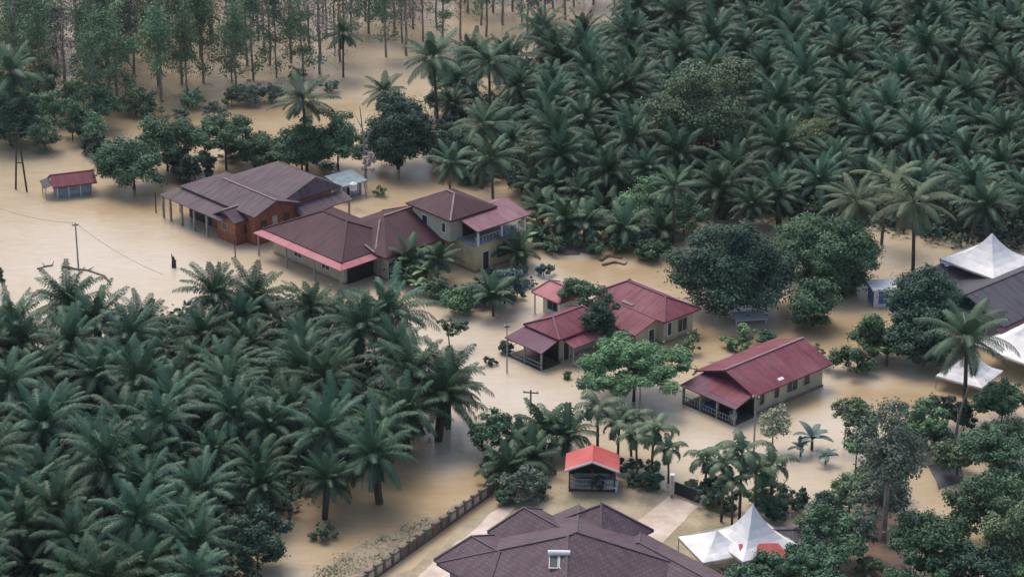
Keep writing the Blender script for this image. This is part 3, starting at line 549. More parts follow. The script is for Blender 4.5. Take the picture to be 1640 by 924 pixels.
def mound(px, py, rx, ry, hz, mat, label, cat='boulder', name='boulder', rz=0):
    p = W(px, py); e = empty(name, p, rz, label, cat); g = MB(); n = 14; k = 6; rr = [1+R.uniform(-.14, .14) for _ in range(n)]
    ring = [[(rx*rr[j]*math.cos(2*math.pi*j/n)*math.cos(a), ry*rr[j]*math.sin(2*math.pi*j/n)*math.cos(a), hz*math.sin(a)*(1+R.uniform(-.08, .08))-.1) for j in range(n)] for a in [i*math.pi/2/k*.97 for i in range(k+1)]]
    for i in range(k):
        for j in range(n): g.poly([ring[i][j], ring[i][(j+1) % n], ring[i+1][(j+1) % n], ring[i+1][j]])
    g.poly(ring[k]); g.build('rock', mat, e)
mound(905, 404, 1.7, .8, .35, 'mound', 'low dark grey mound in shallow water, left one of two', rz=-.3); mound(941, 402, 1.4, .9, .5, 'mound', 'brownish mound in shallow water, right one of two', rz=-.4)
# pale canopy under the big round tree
h = house('canopy_frame', 1178, 522, 0, 10, 'small white sheet canopy on thin posts under the big round tree', 'canopy'); g = MB(); g.slab([(0, 0, .5), (3.2, 0, .5), (3.2, 1.6, .75), (0, 1.6, .75)], .06); g.build('canopy_sheet', 'white', h)
for x, y, z in ((.1, .1, .5), (3.1, .1, .5), (.1, 1.5, 1.6), (3.1, 1.5, .7)): post(h, x, y, z, .05, 'white')
# benches and rubble near the gazebo
for px, py, lab in ((863, 795, 'small dark garden bench under the palms left of the gazebo'), (978, 787, 'small pale garden bench right of the gazebo deck')):
    p = W(px, py); e = empty('garden_bench', (p.x, p.y, .05), R.uniform(-.5, .3), lab, 'bench'); mt = 'darkwood' if px < 900 else 'white'
    g = MB(); g.box(-.6, .6, -.2, .2, .4, .47); g.build('seat', mt, e); g = MB(); g.box(-.6, .6, .18, .24, .5, .9); g.build('backrest', mt, e)
    for s in (-1, 1): g = MB(); g.box(s*.5-.05, s*.5+.05, -.18, .22, 0, .4); g.build('leg', mt, e)

# ------------------------------------------------------------ vegetation meshes
def frond_arrays(rg, L, e0, bend, az, nl, llen, wid, droop, plume, out, tbase, twist=0.):
    """one pinnate leaf: rachis curve with leaflets on both sides"""
    VV, FF, TT = out; seg = 10; pts = []; p = np.array([0., 0., 0.]); h_ = np.array([math.cos(az), math.sin(az), 0.]); sd_ = np.array([-math.sin(az), math.cos(az), 0.]); up = np.array([0, 0, 1.])
    hist = []
    for i in range(seg+1):
        s = i/seg; e_ = e0-bend*s**1.35; d = h_*math.cos(e_)+up*math.sin(e_)+sd_*twist*s; d /= np.linalg.norm(d); hist.append((p.copy(), d)); p = p+d*L/seg
    def at(s):
        x = s*seg; i = min(int(x), seg-1); f_ = x-i; return hist[i][0]*(1-f_)+hist[i+1][0]*f_, hist[i][1]*(1-f_)+hist[i+1][1]*f_
    # rachis strip
    for i in range(seg):
        a, d = hist[i]; b2, _ = hist[i+1]; wa = .07*(1-i/seg)+.015; wb = .07*(1-(i+1)/seg)+.015; n = len(VV); VV.extend([a-sd_*wa+up*.02, a+sd_*wa+up*.02, b2+sd_*wb+up*.02, b2-sd_*wb+up*.02]); FF.append((n, n+1, n+2, n+3)); TT.append(min(1.3, tbase+.45))
    for k_ in range(nl):
        s = .14+.86*(k_+.5)/nl; c, d = at(s); nrm = np.cross(d, sd_); nrm = nrm if nrm[2] > 0 else -nrm
        ll = llen*(math.sin(math.pi*(.12+.80*s)))**.7*rg.uniform(.85, 1.1)
        for sg in (-1, 1):
            rise = plume*rg.uniform(-.5, 1.0); u = sd_*sg*.85+d*(.35+.5*s)+nrm*rise; u /= np.linalg.norm(u)
            m1 = c+u*ll*.5; v = u*1.0; v = v+np.array([0, 0, -droop*rg.uniform(.6, 1.3)]); v /= np.linalg.norm(v); m2 = m1+v*ll*.5
            wv = d*wid*.5; n = len(VV); VV.extend([c-wv*.7, c+wv*.7, m1+wv, m1-wv, m2+wv*.25, m2-wv*.25]); tt = tbase+rg.uniform(-.15, .15); FF.append((n, n+1, n+2, n+3)); FF.append((n+3, n+2, n+4, n+5)); TT += [tt, tt]
def palm_crown(seed, kind):
    rg = random.Random(seed); out = ([], [], [])
    P = dict(oil=(36, 4.5, 1.42, -.3, .45, 1.85, 36, .85, .085, 1.2, .3, 'oil'), coco=(24, 4.2, 1.35, -.6, .55, 1.6, 36, .9, .08, 1.2, .05, 'coco'), cocoy=(24, 4.4, 1.2, -.75, .6, 1.6, 36, .95, .08, 1.2, .05, 'cocoyellow'),
             areca=(10, 2.4, 1.35, .1, 1.6, 3.0, 22, .65, .11, 1.2, .1, 'areca'), young=(18, 3.1, 1.4, .0, .5, 1.6, 24, .75, .12, 1.1, .15, 'coco'))[kind]
    nf, L, e_hi, e_lo, b_lo, b_hi, nl, ll, wd, dr, pl, mt = P
    for i in range(nf):
        u = (i+.5)/nf; az = i*2.39996+rg.uniform(-.2, .2); e0 = e_hi+(e_lo-e_hi)*u**.9+rg.uniform(-.1, .1); bend = b_lo+(b_hi-b_lo)*min(1, u*1.15)+rg.uniform(-.15, .15)
        if e0 < .2: bend *= .62
        Lf = L*(.72+.28*math.sin(math.pi*min(1, u*.9+.15)))*rg.uniform(.9, 1.08)
        tb = .74-.5*u+rg.uniform(-.2, .2)
        if kind == 'oil' and i < 4: tb = .95
        if kind in ('cocoy',): tb = rg.uniform(.1, .6)+.3*u
        Lf *= rg.choice((1, 1, 1, .8)); frond_arrays(rg, Lf, e0, bend, az, nl, ll*rg.uniform(.85, 1.1), wd, dr, pl, out, tb, rg.uniform(-.3, .3))
    nlive = len(out[2])
    if kind in ('oil', 'coco', 'cocoy'):
        for i in range(rg.randint(1, 4) if kind == 'oil' else 3): frond_arrays(rg, L*.75, rg.uniform(-.9, -.4), .7, rg.uniform(0, 6.28), 22, ll*.7, wd, 1.6, .1, out, 2.0, rg.uniform(-.2, .2))
    tt = np.array(out[2]); tt[:nlive] = np.clip(tt[:nlive], 0, .9); tt[nlive:] = 1.0; out = (out[0], out[1], tt)
    return qmesh('palm_crown_'+kind, np.array(out[0]), np.array(out[1]), np.clip(out[2], 0, 1), mt)
def trunk_mesh(h_, r0, r1, mat, lean=.0, seed=0, ringed=False, k=7):
    g = MB(); rg = random.Random(seed); n = 8; a = rg.uniform(0, 6.28)
    pts = [(math.cos(a)*lean*(i/n)**2*h_, math.sin(a)*lean*(i/n)**2*h_, -1.5+(h_+1.5)*i/n) for i in range(n+1)]
    g.tube(pts, [r0+(r1-r0)*i/n*(1) + (rg.uniform(-.03, .03) if ringed else 0) for i in range(n+1)], k)
    me = bpy.data.meshes.new('trunk'); me.from_pydata(g.v, [], g.f); me.materials.append(M[mat]); return me, Vector(pts[-1])
def protos(name, crown_meshes, trunks, scale_trunk=1):
    out = []
    for cm, (tm, top) in zip(crown_meshes, trunks): out.append((cm, tm, top))
    return out
def add_plant(name, cm, tm, top, loc, rz, sc, label, cat, group=None, zs=1.0):
    e = empty(name, (loc[0], loc[1], 0), rz, label, cat, group); e.scale = (sc, sc, sc*zs)
    t_ = bpy.data.objects.new('trunk', tm); C.objects.link(t_); t_.parent = e
    c = bpy.data.objects.new('crown', cm); C.objects.link(c); c.parent = e; c.location = top
    return e
KIND = {}
KIND['oil'] = [(palm_crown(100+i, 'oil'), *trunk_mesh(hh, .38, .34, 'palmbark', .03, i, True)) for i, hh in enumerate((3.4, 4.0, 4.6, 3.7, 4.3))]
KIND['coco'] = [(palm_crown(200+i, 'coco'), *trunk_mesh(hh, .2, .13, 'bark', .05, i)) for i, hh in enumerate((7.5, 8.5, 6.5))]
KIND['cocoy'] = [(palm_crown(250+i, 'cocoy'), *trunk_mesh(hh, .2, .13, 'bark', .05, i)) for i, hh in enumerate((7.5, 8.5))]
KIND['areca'] = [(palm_crown(300+i, 'areca'), *trunk_mesh(hh, .12, .09, 'bark', .04, i)) for i, hh in enumerate((4.2, 3.4, 4.8, 2.6))]
KIND['young'] = [(palm_crown(350+i, 'young'), *trunk_mesh(hh, .16, .12, 'bark', .04, i)) for i, hh in enumerate((1.5, 2.2, 1.0))]
NAMES = dict(oil='oil_palm', coco='coconut_palm', cocoy='coconut_palm', areca='areca_palm', young='young_palm')
PLACED = []      # (x, y, r)
def palm(kind, px, py, label, sc=1.0, group=None, v=None, rz=None):
    ks = KIND[kind]; cm, tm, top = ks[R.randrange(len(ks)) if v is None else v]; p = W(px, py, top.z*sc); PLACED.append((p.x, p.y, 3.2*sc))
    return add_plant(NAMES[kind], cm, tm, top, p, R.uniform(0, 6.28) if rz is None else rz, sc, label, 'palm tree', group)

def leafcloud(rg, rx, ry, rz, clumps, per, size, lay=.0, hollow=.72, topbias=.25, crad=.30, flat=1.0):
    """small leaf quads gathered in clumps over an uneven ellipsoidal crown"""
    cs = []
    nlob = max(3, min(9, int(2+rx*1.1))); lobes = []
    for i in range(nlob):
        v = rg.normal(size=3); v /= np.linalg.norm(v); v[2] = v[2] if i % 2 else -abs(v[2])*.6-.1; lobes.append((v*rg.uniform(.40, .62), rg.uniform(.40, .60)))
    lobes.append((np.array([0, 0, .0]), .78)); lobes.append((np.array([0, 0, .2]), .78)); lobes.append((np.array([0, 0, -.3]), .75))
    while len(cs) < clumps:
        v = rg.normal(size=3); v /= np.linalg.norm(v)
        if v[2] < -.8: continue
        lc, lr = lobes[rg.integers(len(lobes))]; r = rg.uniform(hollow, 1.0) if rg.random() > topbias*.5 else rg.uniform(.2, .7); q = lc+v*r*lr
        if q[2] < -1.0 or np.linalg.norm(q) > 1.12: continue
        cs.append(q)
    cs = np.array(cs); cs[:, :2] *= np.where(cs[:, 2:3] < .1, 1.13, 1.0); cs *= np.array([rx, ry, rz])
    if lay > 0: cs[:, 2] = np.round(cs[:, 2]/lay)*lay+rg.normal(size=len(cs))*lay*.12
    base = min(rx, ry, rz*1.3)*crad*.85
    V = []; F = []; T = []; n0 = 0
    for c in cs:
        cr = base*rg.uniform(.65, 1.35); tc = rg.uniform(.0, .55); m_ = int(per*rg.uniform(.7, 1.3)*(cr/base)**1.5)+4
        d = rg.normal(size=(m_, 3)); d /= np.linalg.norm(d, axis=1)[:, None]; rad = rg.uniform(.2, 1.1, size=(m_, 1))**.7; rad = np.where(rg.random((m_, 1)) < .2, rad*rg.uniform(1, 1.7, (m_, 1)), rad)
        pos = d*rad*cr*np.array([1, 1, .62*flat])+c
        nrm = d*.8+np.array([0, 0, .55])+rg.normal(size=(m_, 3))*.35; nrm /= np.linalg.norm(nrm, axis=1)[:, None]
        a = np.cross(nrm, rg.normal(size=(m_, 3))); a /= np.linalg.norm(a, axis=1)[:, None]; b2 = np.cross(nrm, a)
        s = size*rg.uniform(.5, 1.3, size=(m_, 1)); a = a*s; b2 = b2*s*.62
        q = np.stack([pos-a, pos-b2*.9+a*.1, pos+a, pos+b2*.9+a*.1], axis=1).reshape(-1, 3); V.append(q); F.append(np.arange(m_*4).reshape(-1, 4)+n0); n0 += m_*4
        T.append(np.clip(tc+rg.uniform(-.3, .6, size=m_), 0, .9))
    return np.concatenate(V), np.concatenate(F), np.concatenate(T)
def limbs(rg, h_, rx, rz, r0, mat, nb=7, low=.35):
    g = MB(); top = h_+rz*.35; n = 6; a0 = rg.uniform(0, 6.28); ln = rg.uniform(-.25, .25)
    pts = [Vector((ln*(i/n)**2*1.5, .3*ln*(i/n), -1.5+(top+1.5)*i/n)) for i in range(n+1)]; g.tube(pts, [r0*(1-.72*i/n) for i in range(n+1)], 8)
    zlo = max(.4, h_-rz*(1-low))
    for i in range(nb):
        z = zlo+(top-zlo)*(i+.3)/nb*.9; an = a0+i*2.4; f_ = (z+1.5)/(top+1.5); b0 = pts[min(n, int(f_*n))].copy(); b0.z = z
        l = rx*rg.uniform(.6, .85)*(1-.35*i/nb); rise = rg.uniform(.3, .8)*min(l, rz)
        mid_ = b0+Vector((math.cos(an)*l*.5, math.sin(an)*l*.5, rise*.62)); e_ = b0+Vector((math.cos(an)*l, math.sin(an)*l, rise)); r = r0*(.5-.03*i)
        g.tube([b0, mid_, e_], [r, r*.6, r*.2], 5)
        for s in (-1, 1): a2 = an+s*.6; g.tube([mid_, mid_+Vector((math.cos(a2)*l*.42, math.sin(a2)*l*.42, rise*.35))], [r*.5, r*.15], 4)
    me = bpy.data.meshes.new('trunk'); me.from_pydata(g.v, [], g.f); me.materials.append(M[mat]); return me
tseed = [500]
def tree(px, py, rxp, ryp, mat, label, clear=.3, name='broadleaf_tree', cat='tree', size=.2, dens=1.0, lay=0., bark='bark', group=None, hollow=.72, crad=.30, flat=1.0, trunk=None, zmax=None, register=True):
    tseed[0] += 1; rg = np.random.default_rng(tseed[0]); s = SC(min(py+ryp, 980)); rx = rxp/s; v = ryp/s
    rz = max(.35*rx if flat < 1 else .5*rx, math.sqrt(max(v*v-(.39*rx)**2, .01))/.92); rz = min(rz, rx*1.25) if zmax is None else min(rz, zmax)
    zc = rz+clear; p = W(px, py, zc)
    size *= .70; area = rx*rx*3.2+rx*rz*5; clumps = int(max(16, min(200, area/(1.2 if rx > 2 else .45)))); per = int(max(24, min(700, dens*area*3.9/(size*size*1.1)/clumps)))
    ex = 1.05 if rx < 3 else .93; V, F, T = leafcloud(rg, rx*ex, rx*ex, rz*ex, clumps, per, size, lay, hollow, crad=crad, flat=flat)
    e = empty(name, (p.x, p.y, 0), 0, label, cat, group); cm = qmesh('crown', V+np.array([0, 0, zc]), F, T, mat); c = bpy.data.objects.new('crown', cm); C.objects.link(c); c.parent = e
    r = random.Random(tseed[0]); tm = limbs(r, zc, rx, rz, trunk or max(.05, .035*rx+.04), bark, nb=8 if rx > 2 else 4); o = bpy.data.objects.new('trunk', tm); C.objects.link(o); o.parent = e
    if register: PLACED.append((p.x, p.y, rx*.8))
    return e

# ------------------------------------------------------------ single trees and bushes
T_ = tree
T_(212, 252, 58, 48, 'mgreen', 'dark green layered tree right of the small red-roofed shed', .6, lay=.5, dens=1.1)
T_(266, 220, 52, 42, 'mgreen', 'green tree behind and right of the layered tree by the shed', 1.2, lay=.5, dens=1.0)
T_(360, 208, 58, 36, 'mgreen', 'flat-topped tree with visible trunk behind the purple-grey roof', 2.6, lay=.5, dens=1.1, flat=.8)
T_(311, 266, 36, 24, 'dgreen', 'compact dark rounded bush at the purple-grey roof corner', .2, dens=1.3, name='bush', cat='bush')
T_(422, 236, 55, 28, 'mgreen', 'low green bush behind the purple-grey roof, right of the flat-topped tree', .3, name='bush', cat='bush')
T_(482, 226, 48, 46, 'mgreen', 'green tree under the leaning coconut palm behind the purple-grey roof', .5)
T_(540, 218, 42, 50, 'mgreen', 'dense green tree just left of the tall dead trunk', .4)
T_(637, 205, 62, 74, 'dgreen', 'big dense dark round-crowned tree behind the two-storey house', -.4, dens=1.8, size=.22)
T_(725, 232, 34, 46, 'dgreen', 'dark tree between the big round-crowned tree and small palms', .5)
T_(1125, 165, 76, 70, 'olive', 'large pale olive-green tree rising among the upper oil palms', 2.5, dens=1.0, size=.24)
T_(1180, 120, 40, 40, 'olive', 'smaller olive tree against the right of the large olive-green one', 4, dens=.9, size=.24)
T_(1288, 212, 46, 36, 'yolive', 'yellowish olive rounded tree among the upper oil palms', 3.5, dens=.9)
T_(1290, 275, 50, 30, 'olive', 'brownish olive bushy tree below the yellowish one', 1.5, dens=.7)
T_(1047, 215, 24, 48, 'yolive', 'narrow yellow-green tree left of the large olive-green tree', 1.5, dens=.8)
T_(870, 240, 28, 26, 'yolive', 'small yellow-green tree at the lower left edge of the upper palms', 1)
T_(1035, 318, 52, 40, 'lgreen', 'bright green round tree above the drowned garden palms', .6)
T_(1095, 340, 40, 34, 'mgreen', 'mid green bushy tree left above the big dark round tree', .4)
T_(1165, 425, 88, 84, 'dgreen', 'huge dark round tree beside the long red-roofed house', -.5, dens=1.9, size=.22)
T_(1300, 385, 62, 52, 'mgreen', 'green tree right behind the huge dark round tree', 1.0)
T_(1350, 408, 68, 64, 'mgreen', 'wide mid green tree between the huge round tree and blue cabin', -.3, dens=1.4)
T_(1303, 488, 45, 38, 'mgreen', 'round green bush alone in water right of the huge dark tree', .1, name='bush', cat='bush')
T_(1480, 470, 62, 50, 'dgreen', 'big dark green tree hiding the charcoal roof', 2.4, dens=1.8, size=.22)
T_(1482, 535, 62, 52, 'dgreen', 'lower dark green tree left of the tall coconut palm', .0, dens=1.8, size=.22)
T_(1400, 540, 38, 36, 'mgreen', 'green bush in front of the big dark tree, upper of a pair', .2, name='bush', cat='bush')
T_(1372, 572, 38, 28, 'mgreen', 'green bush in water, lower left of a pair by the big dark tree', .1, name='bush', cat='bush')
T_(1190, 540, 34, 20, 'lgreen', 'low bright bush behind the red gable roof', .1, name='bush', cat='bush'); T_(1225, 545, 22, 15, 'mgreen', 'low darker bush at the right behind the red gable roof', .1, name='bush', cat='bush')
T_(1305, 562, 18, 12, 'olive', 'sparse olive bush at the right end of the red gable roof', .1, name='bush', cat='bush', dens=.6)
T_(930, 468, 34, 26, 'mgreen', 'leafy tree beside the tiny pink-roofed shed', 2.0); T_(965, 505, 34, 40, 'dgreen', 'dark tree standing between the two red-roofed houses', 1.2, dens=1.2)
T_(1016, 588, 96, 54, 'lgreen', 'bright green spreading tree in front of the long red-roofed house', 1.0, dens=1.7, lay=.6, flat=.95, size=.2, trunk=.2)
T_(787, 688, 34, 34, 'mgreen', 'dense round green tree right of the lower left palms', .5, dens=1.3)
T_(1425, 705, 66, 70, 'grey', 'tall airy grey-green tree with pale forked trunk at lower right', 5.5, dens=.62, bark='palebark', trunk=.3)
T_(1375, 668, 28, 34, 'olive', 'upper left leafy shoot of foliage beside the airy grey-green tree', 5.0, dens=.8)
T_(1400, 780, 52, 40, 'grey', 'sparse lower tree under the airy grey-green one', 1.5, dens=.55, bark='palebark')
T_(1480, 668, 50, 26, 'lgreen', 'low bright green tree right of the airy grey-green one', 1.5)
T_(1605, 640, 42, 40, 'mgreen', 'mid green tree at the right edge below the white marquee', 1.5); T_(1590, 712, 56, 44, 'mgreen', 'broad green tree at the right edge above the grey road strip', 2)
T_(1585, 790, 60, 52, 'mgreen', 'broad leafy tree at the right edge beside the grey road strip', 1.5); T_(1625, 850, 56, 60, 'olive', 'olive-tinged tree at the lower right corner', 1.5); T_(1500, 855, 66, 52, 'mgreen', 'leafy green tree at the bottom right below the grey road strip', 1.5)
T_(1560, 905, 70, 44, 'dgreen', 'dark tree along the bottom edge near the lower right corner', 1); T_(1460, 920, 50, 30, 'mgreen', 'low tree at the bottom edge right of the red mud bank', .6)
T_(1322, 838, 44, 42, 'mgreen', 'green tree right of the low dark-roofed shed', .8); T_(1300, 898, 62, 34, 'mgreen', 'wide green tree below the low dark-roofed shed', .8); T_(1385, 840, 30, 50, 'grey', 'thin grey-green tree left of the red mud bank', 1, dens=.5, bark='palebark'); T_(1215, 920, 60, 24, 'mgreen', 'green bush under the coral red shed roof', .3, name='bush', cat='bush')
T_(410, 858, 46, 60, 'dgreen', 'dense dark bush at the lower edge of the left plantation', .1, dens=1.3, name='bush', cat='bush'); T_(255, 912, 75, 22, 'lgreen', 'bright green low shrubs at the bottom edge below the left palms', .1, name='bush', cat='bush')
T_(735, 478, 28, 24, 'lgreen', 'yellow-green garden shrub right of the small banana plant', .1, name='bush', cat='bush', dens=.8); T_(808, 452, 36, 36, 'teal', 'blue-green shrub below the two-storey house corner', .1, name='bush', cat='bush', dens=.9); T_(770, 470, 22, 18, 'teal', 'small blue-green shrub in the drowned garden', .1, name='bush', cat='bush', dens=.8)
T_(700, 455, 20, 24, 'olive', 'scrubby bush below the yellow wall', .1, name='bush', cat='bush', dens=.6); T_(845, 365, 18, 30, 'mgreen', 'upright green bush at the right corner of the two-storey house', .3, name='bush', cat='bush'); T_(720, 520, 26, 14, 'mgreen', 'thin-leaved bush reaching over water by the palms', 1.5, name='bush', cat='bush', dens=.5)
T_(890, 372, 38, 22, 'mgreen', 'spreading bush above the two dark mounds', .1, name='bush', cat='bush', dens=.8); T_(895, 330, 18, 14, 'dgreen', 'small dark bush in water under the upper palms', .1, name='bush', cat='bush'); T_(1040, 400, 22, 14, 'dgreen', 'low dark bush left of the huge round tree', .05, name='bush', cat='bush')
T_(815, 553, 16, 13, 'dgreen', 'round dark bush half under water by the thin pole', .05, name='bush', cat='bush'); T_(783, 577, 12, 8, 'dgreen', 'small dark bush drowned in open water left of the thin pole', .02, name='bush', cat='bush'); T_(907, 600, 8, 6, 'olive', 'tiny olive tuft in water below the small porch house', .02, name='bush', cat='bush'); T_(866, 580, 9, 8, 'olive', 'tiny tuft of leaves by the small porch house posts', .02, name='bush', cat='bush')
T_(520, 850, 26, 15, 'olive', 'drowned olive bush in water below the left plantation', .02, name='bush', cat='bush', dens=.6); T_(1240, 672, 30, 34, 'pale', 'slender pale-leaved tree with thin trunk in front of the cream bungalow', 1.0, dens=.22, bark='bark')
T_(1355, 655, 22, 22, 'olive', 'faint twiggy tree left of the airy grey-green tree', 2.5, dens=.4); T_(1110, 545, 16, 22, 'olive', 'thin twiggy shrub right of the bright green tree', .1, name='bush', cat='bush', dens=.4); T_(610, 305, 14, 8, 'lgreen', 'tiny bright shrub right of the blue-grey shed', .1, name='bush', cat='bush', dens=.6)
T_(15, 180, 45, 50, 'dgreen', 'dark leafy tree at the left edge behind the A-shaped pole', .5); T_(1390, 905, 24, 20, 'olive', 'small shrub on the red mud bank', .2, name='bush', cat='bush'); T_(-5, 440, 12, 26, 'dgreen', 'dark foliage tip at the left edge by open water', 1)
T_(845, 770, 36, 30, 'grey', 'grey scrubby bush under the palms left of the gazebo', .1, name='bush', cat='bush', dens=.6); T_(1035, 772, 24, 10, 'dgreen', 'low dark hedge bush right of the gazebo', .05, name='bush', cat='bush'); T_(1225, 795, 40, 26, 'mgreen', 'green bush behind the tall pointed marquee', .2, name='bush', cat='bush'); T_(1150, 790, 40, 24, 'dgreen', 'dark bush at the foot of the areca palms by the gate', .1, name='bush', cat='bush')
T_(960, 770, 14, 14, 'dgreen', 'dark clipped bush at the gazebo corner', .1, name='bush', cat='bush'); T_(1545, 665, 22, 34, 'dgreen', 'dark upright bush behind the pale trunk at right', .3, name='bush', cat='bush'); T_(650, 435, 18, 22, 'mgreen', 'shrub under the stubby palm by the maroon-roofed house', .1, name='bush', cat='bush')
def thicket(poly, n, rlo, rhi, mats, label, group, avoid=(), gap=.75, cat='bush', name='bush', clear=.1, dens=.9, asp=.8, seed=1):
    rg = random.Random(seed); own = []; xs = [p[0] for p in poly]; ys = [p[1] for p in poly]; k = 0
    while len(own) < n and k < 3000:
        k += 1; x, y = rg.uniform(min(xs), max(xs)), rg.uniform(min(ys), max(ys)); q = rg.uniform(rlo, rhi)
        if not inpoly(x, y, poly) or any(inpoly(x, y, a) for a in avoid) or any(math.hypot(x-a, (y-b)*1.3) < (q+c)*gap for a, b, c in own): continue
        own.append((x, y, q)); tree(x, y, q, q*asp, rg.choice(mats), label, clear, name, cat, dens=dens, group=group, register=q > 26)
thicket([(690, 225), (800, 235), (900, 265), (1010, 275), (1075, 330), (1070, 400), (1020, 385), (960, 325), (860, 300), (740, 290)], 20, 16, 30, ('mgreen', 'dgreen', 'olive', 'mgreen'), 'leafy bush in the thicket below the upper right palms', 'thicket bushes below the upper palms', seed=2, gap=.6)
MUD = [(1365, 790), (1455, 790), (1480, 960), (1365, 960)]; SHED = [(1485, 720), (1550, 720), (1550, 800), (1485, 800)]
thicket([(1345, 760), (1370, 720), (1440, 640), (1540, 640), (1650, 600), (1660, 940), (1270, 940), (1290, 850)], 22, 28, 44, ('mgreen', 'mgreen', 'dgreen', 'olive', 'lgreen'), 'leafy green tree crowded in the lower right grove', 'trees of the lower right grove', (MUD, SHED), .55, 'tree', 'broadleaf_tree', .8, seed=3)
thicket([(150, 215), (240, 205), (330, 235), (400, 225), (440, 215), (570, 210), (572, 258), (400, 262), (350, 275), (160, 288)], 9, 18, 27, ('mgreen', 'dgreen'), 'low green bush among the trees behind the purple-grey roof', 'bushes behind the purple-grey roof', seed=4, gap=.7)
thicket([(780, 740), (830, 725), (895, 720), (900, 765), (860, 790), (800, 800)], 8, 13, 22, ('mgreen', 'dgreen', 'grey'), 'low bush under the palms between garden wall and gazebo', 'bushes between garden wall and gazebo', seed=5, gap=.6)
thicket([(1110, 770), (1160, 775), (1280, 790), (1270, 830), (1200, 815), (1130, 800)], 8, 15, 24, ('mgreen', 'dgreen'), 'low dark bush at the feet of the areca palms by the marquee', 'bushes under the areca palms', seed=6, gap=.6)
thicket([(990, 735), (1060, 740), (1070, 775), (1000, 775)], 5, 12, 18, ('dgreen', 'mgreen'), 'low bush at the feet of the areca palms right of the gazebo', 'bushes right of the gazebo', seed=7, gap=.6)
thicket([(640, 450), (700, 440), (850, 430), (850, 480), (760, 500), (700, 495)], 9, 12, 22, ('lgreen', 'teal', 'olive', 'mgreen'), 'half-drowned garden bush between the palms and the yellow wall', 'drowned garden bushes', seed=8, gap=.7, dens=.7)
thicket([(1000, 235), (1110, 240), (1340, 240), (1350, 330), (1200, 340), (1050, 310)], 12, 22, 34, ('olive', 'mgreen', 'dgreen'), 'bushy tree among the lowest rows of the upper right palms', 'bushy trees among the upper palms', (), .65, 'tree', 'broadleaf_tree', .8, seed=9)
thicket([(1260, 340), (1400, 370), (1430, 440), (1350, 470), (1270, 430)], 6, 24, 34, ('mgreen', 'lgreen'), 'low bush under the trees right of the huge dark tree', 'bushes right of the huge dark tree', seed=10, gap=.65)
thicket([(0, 120), (70, 130), (150, 150), (240, 150), (160, 205), (30, 225), (0, 225)], 12, 22, 34, ('mgreen', 'rub', 'rub'), 'leafy shrub at the foot of the front rubber trees', 'shrubs under the rubber trees', seed=12, gap=.7, dens=.6, asp=1.2)
thicket([(850, 330), (900, 320), (960, 345), (1060, 370), (1075, 420), (1010, 400), (960, 392), (900, 390), (852, 400)], 16, 12, 24, ('lgreen', 'mgreen', 'dgreen', 'olive', 'mgreen'), 'small bush among the young palms above the dark mounds', 'bushes among the young palms', seed=21, gap=.55, dens=.8)
thicket([(690, 100), (760, 120), (860, 200), (880, 250), (740, 235), (700, 200)], 10, 18, 30, ('mgreen', 'dgreen', 'olive'), 'leafy tree among the palms right of the big round-crowned tree', 'trees among the left upper palms', (), .6, 'tree', 'broadleaf_tree', 1.0, seed=22)
thicket([(830, 400), (900, 420), (890, 460), (850, 470), (820, 440)], 5, 9, 16, ('teal', 'mgreen', 'grey'), 'small drowned shrub between the two-storey house and tiny pink-roofed shed', 'drowned shrubs by the tiny shed', seed=23, gap=.7, dens=.7)
thicket([(230, 165), (330, 145), (450, 120), (570, 105), (590, 125), (450, 150), (330, 178), (240, 190)], 9, 14, 24, ('rub', 'grey', 'mgreen'), 'scrubby bush at the waterline of the rubber grove', 'bushes along the rubber grove edge', seed=31, gap=.8, dens=.6, asp=.9)
# tall dead trunk
p = W(585, 300); e = empty('dead_tree', p, 0, 'tall bare pale dead trunk left of the big round-crowned tree', 'tree'); g = MB(); g.tube([(0, 0, -1), (.1, 0, 3), (-.1, 0, 6), (-.4, 0, 9.5)], [.18, .14, .1, .04], 7); g.tube([(0, 0, 5), (.9, .2, 7)], [.09, .02], 5); g.tube([(0, 0, 6.5), (-.9, 0, 8.4)], [.08, .02], 5); g.build('trunk', 'palebark', e)
V, F, Tt = leafcloud(np.random.default_rng(3), 1.0, 1.0, 2.6, 16, 26, .16); cm = qmesh('crown', V+np.array([.3, -.3, 3.4]), F, Tt, 'twig'); o = bpy.data.objects.new('crown', cm); C.objects.link(o); o.parent = e

# ------------------------------------------------------------ named palms
palm('coco', 700, 95, 'tall coconut palm with wide crown and bare trunk before the rubber trees', 1.15, v=1); palm('coco', 488, 160, 'coconut palm with ragged crown above the green tree behind the purple-grey roof', 1.0)
palm('coco', 612, 150, 'slim palm crown showing over the big round-crowned tree', .8); palm('coco', 15, 118, 'dark coconut palm at the upper left edge', 1.1); palm('coco', 548, 55, 'small dark palm standing within the rubber trees', .75)
palm('coco', 785, 100, 'dark palm right of the tall coconut palm', 1.05); palm('coco', 790, 255, 'pale-fronded coconut palm above the small red and cream roofs', .95); palm('coco', 718, 262, 'shorter palm below the dark tree near the two-storey house', .8)
palm('coco', 770, 200, 'palm in the thicket right of the big round-crowned tree', 1.0); palm('cocoy', 1470, 325, 'yellowing coconut palm with drooping fronds at the plantation edge', 1.15, v=0); palm('cocoy', 1372, 325, 'yellowish drooping palm left of the larger yellowing one', .95, v=1); palm('cocoy', 1418, 290, 'dull yellow palm just behind the two yellowing ones', .95)
palm('coco', 1553, 545, 'tall coconut palm with drooping pale fronds beside the white marquee', 1.2, v=2); palm('coco', 1080, 300, 'slim palm with pale straight trunk left of the huge round tree', .75)
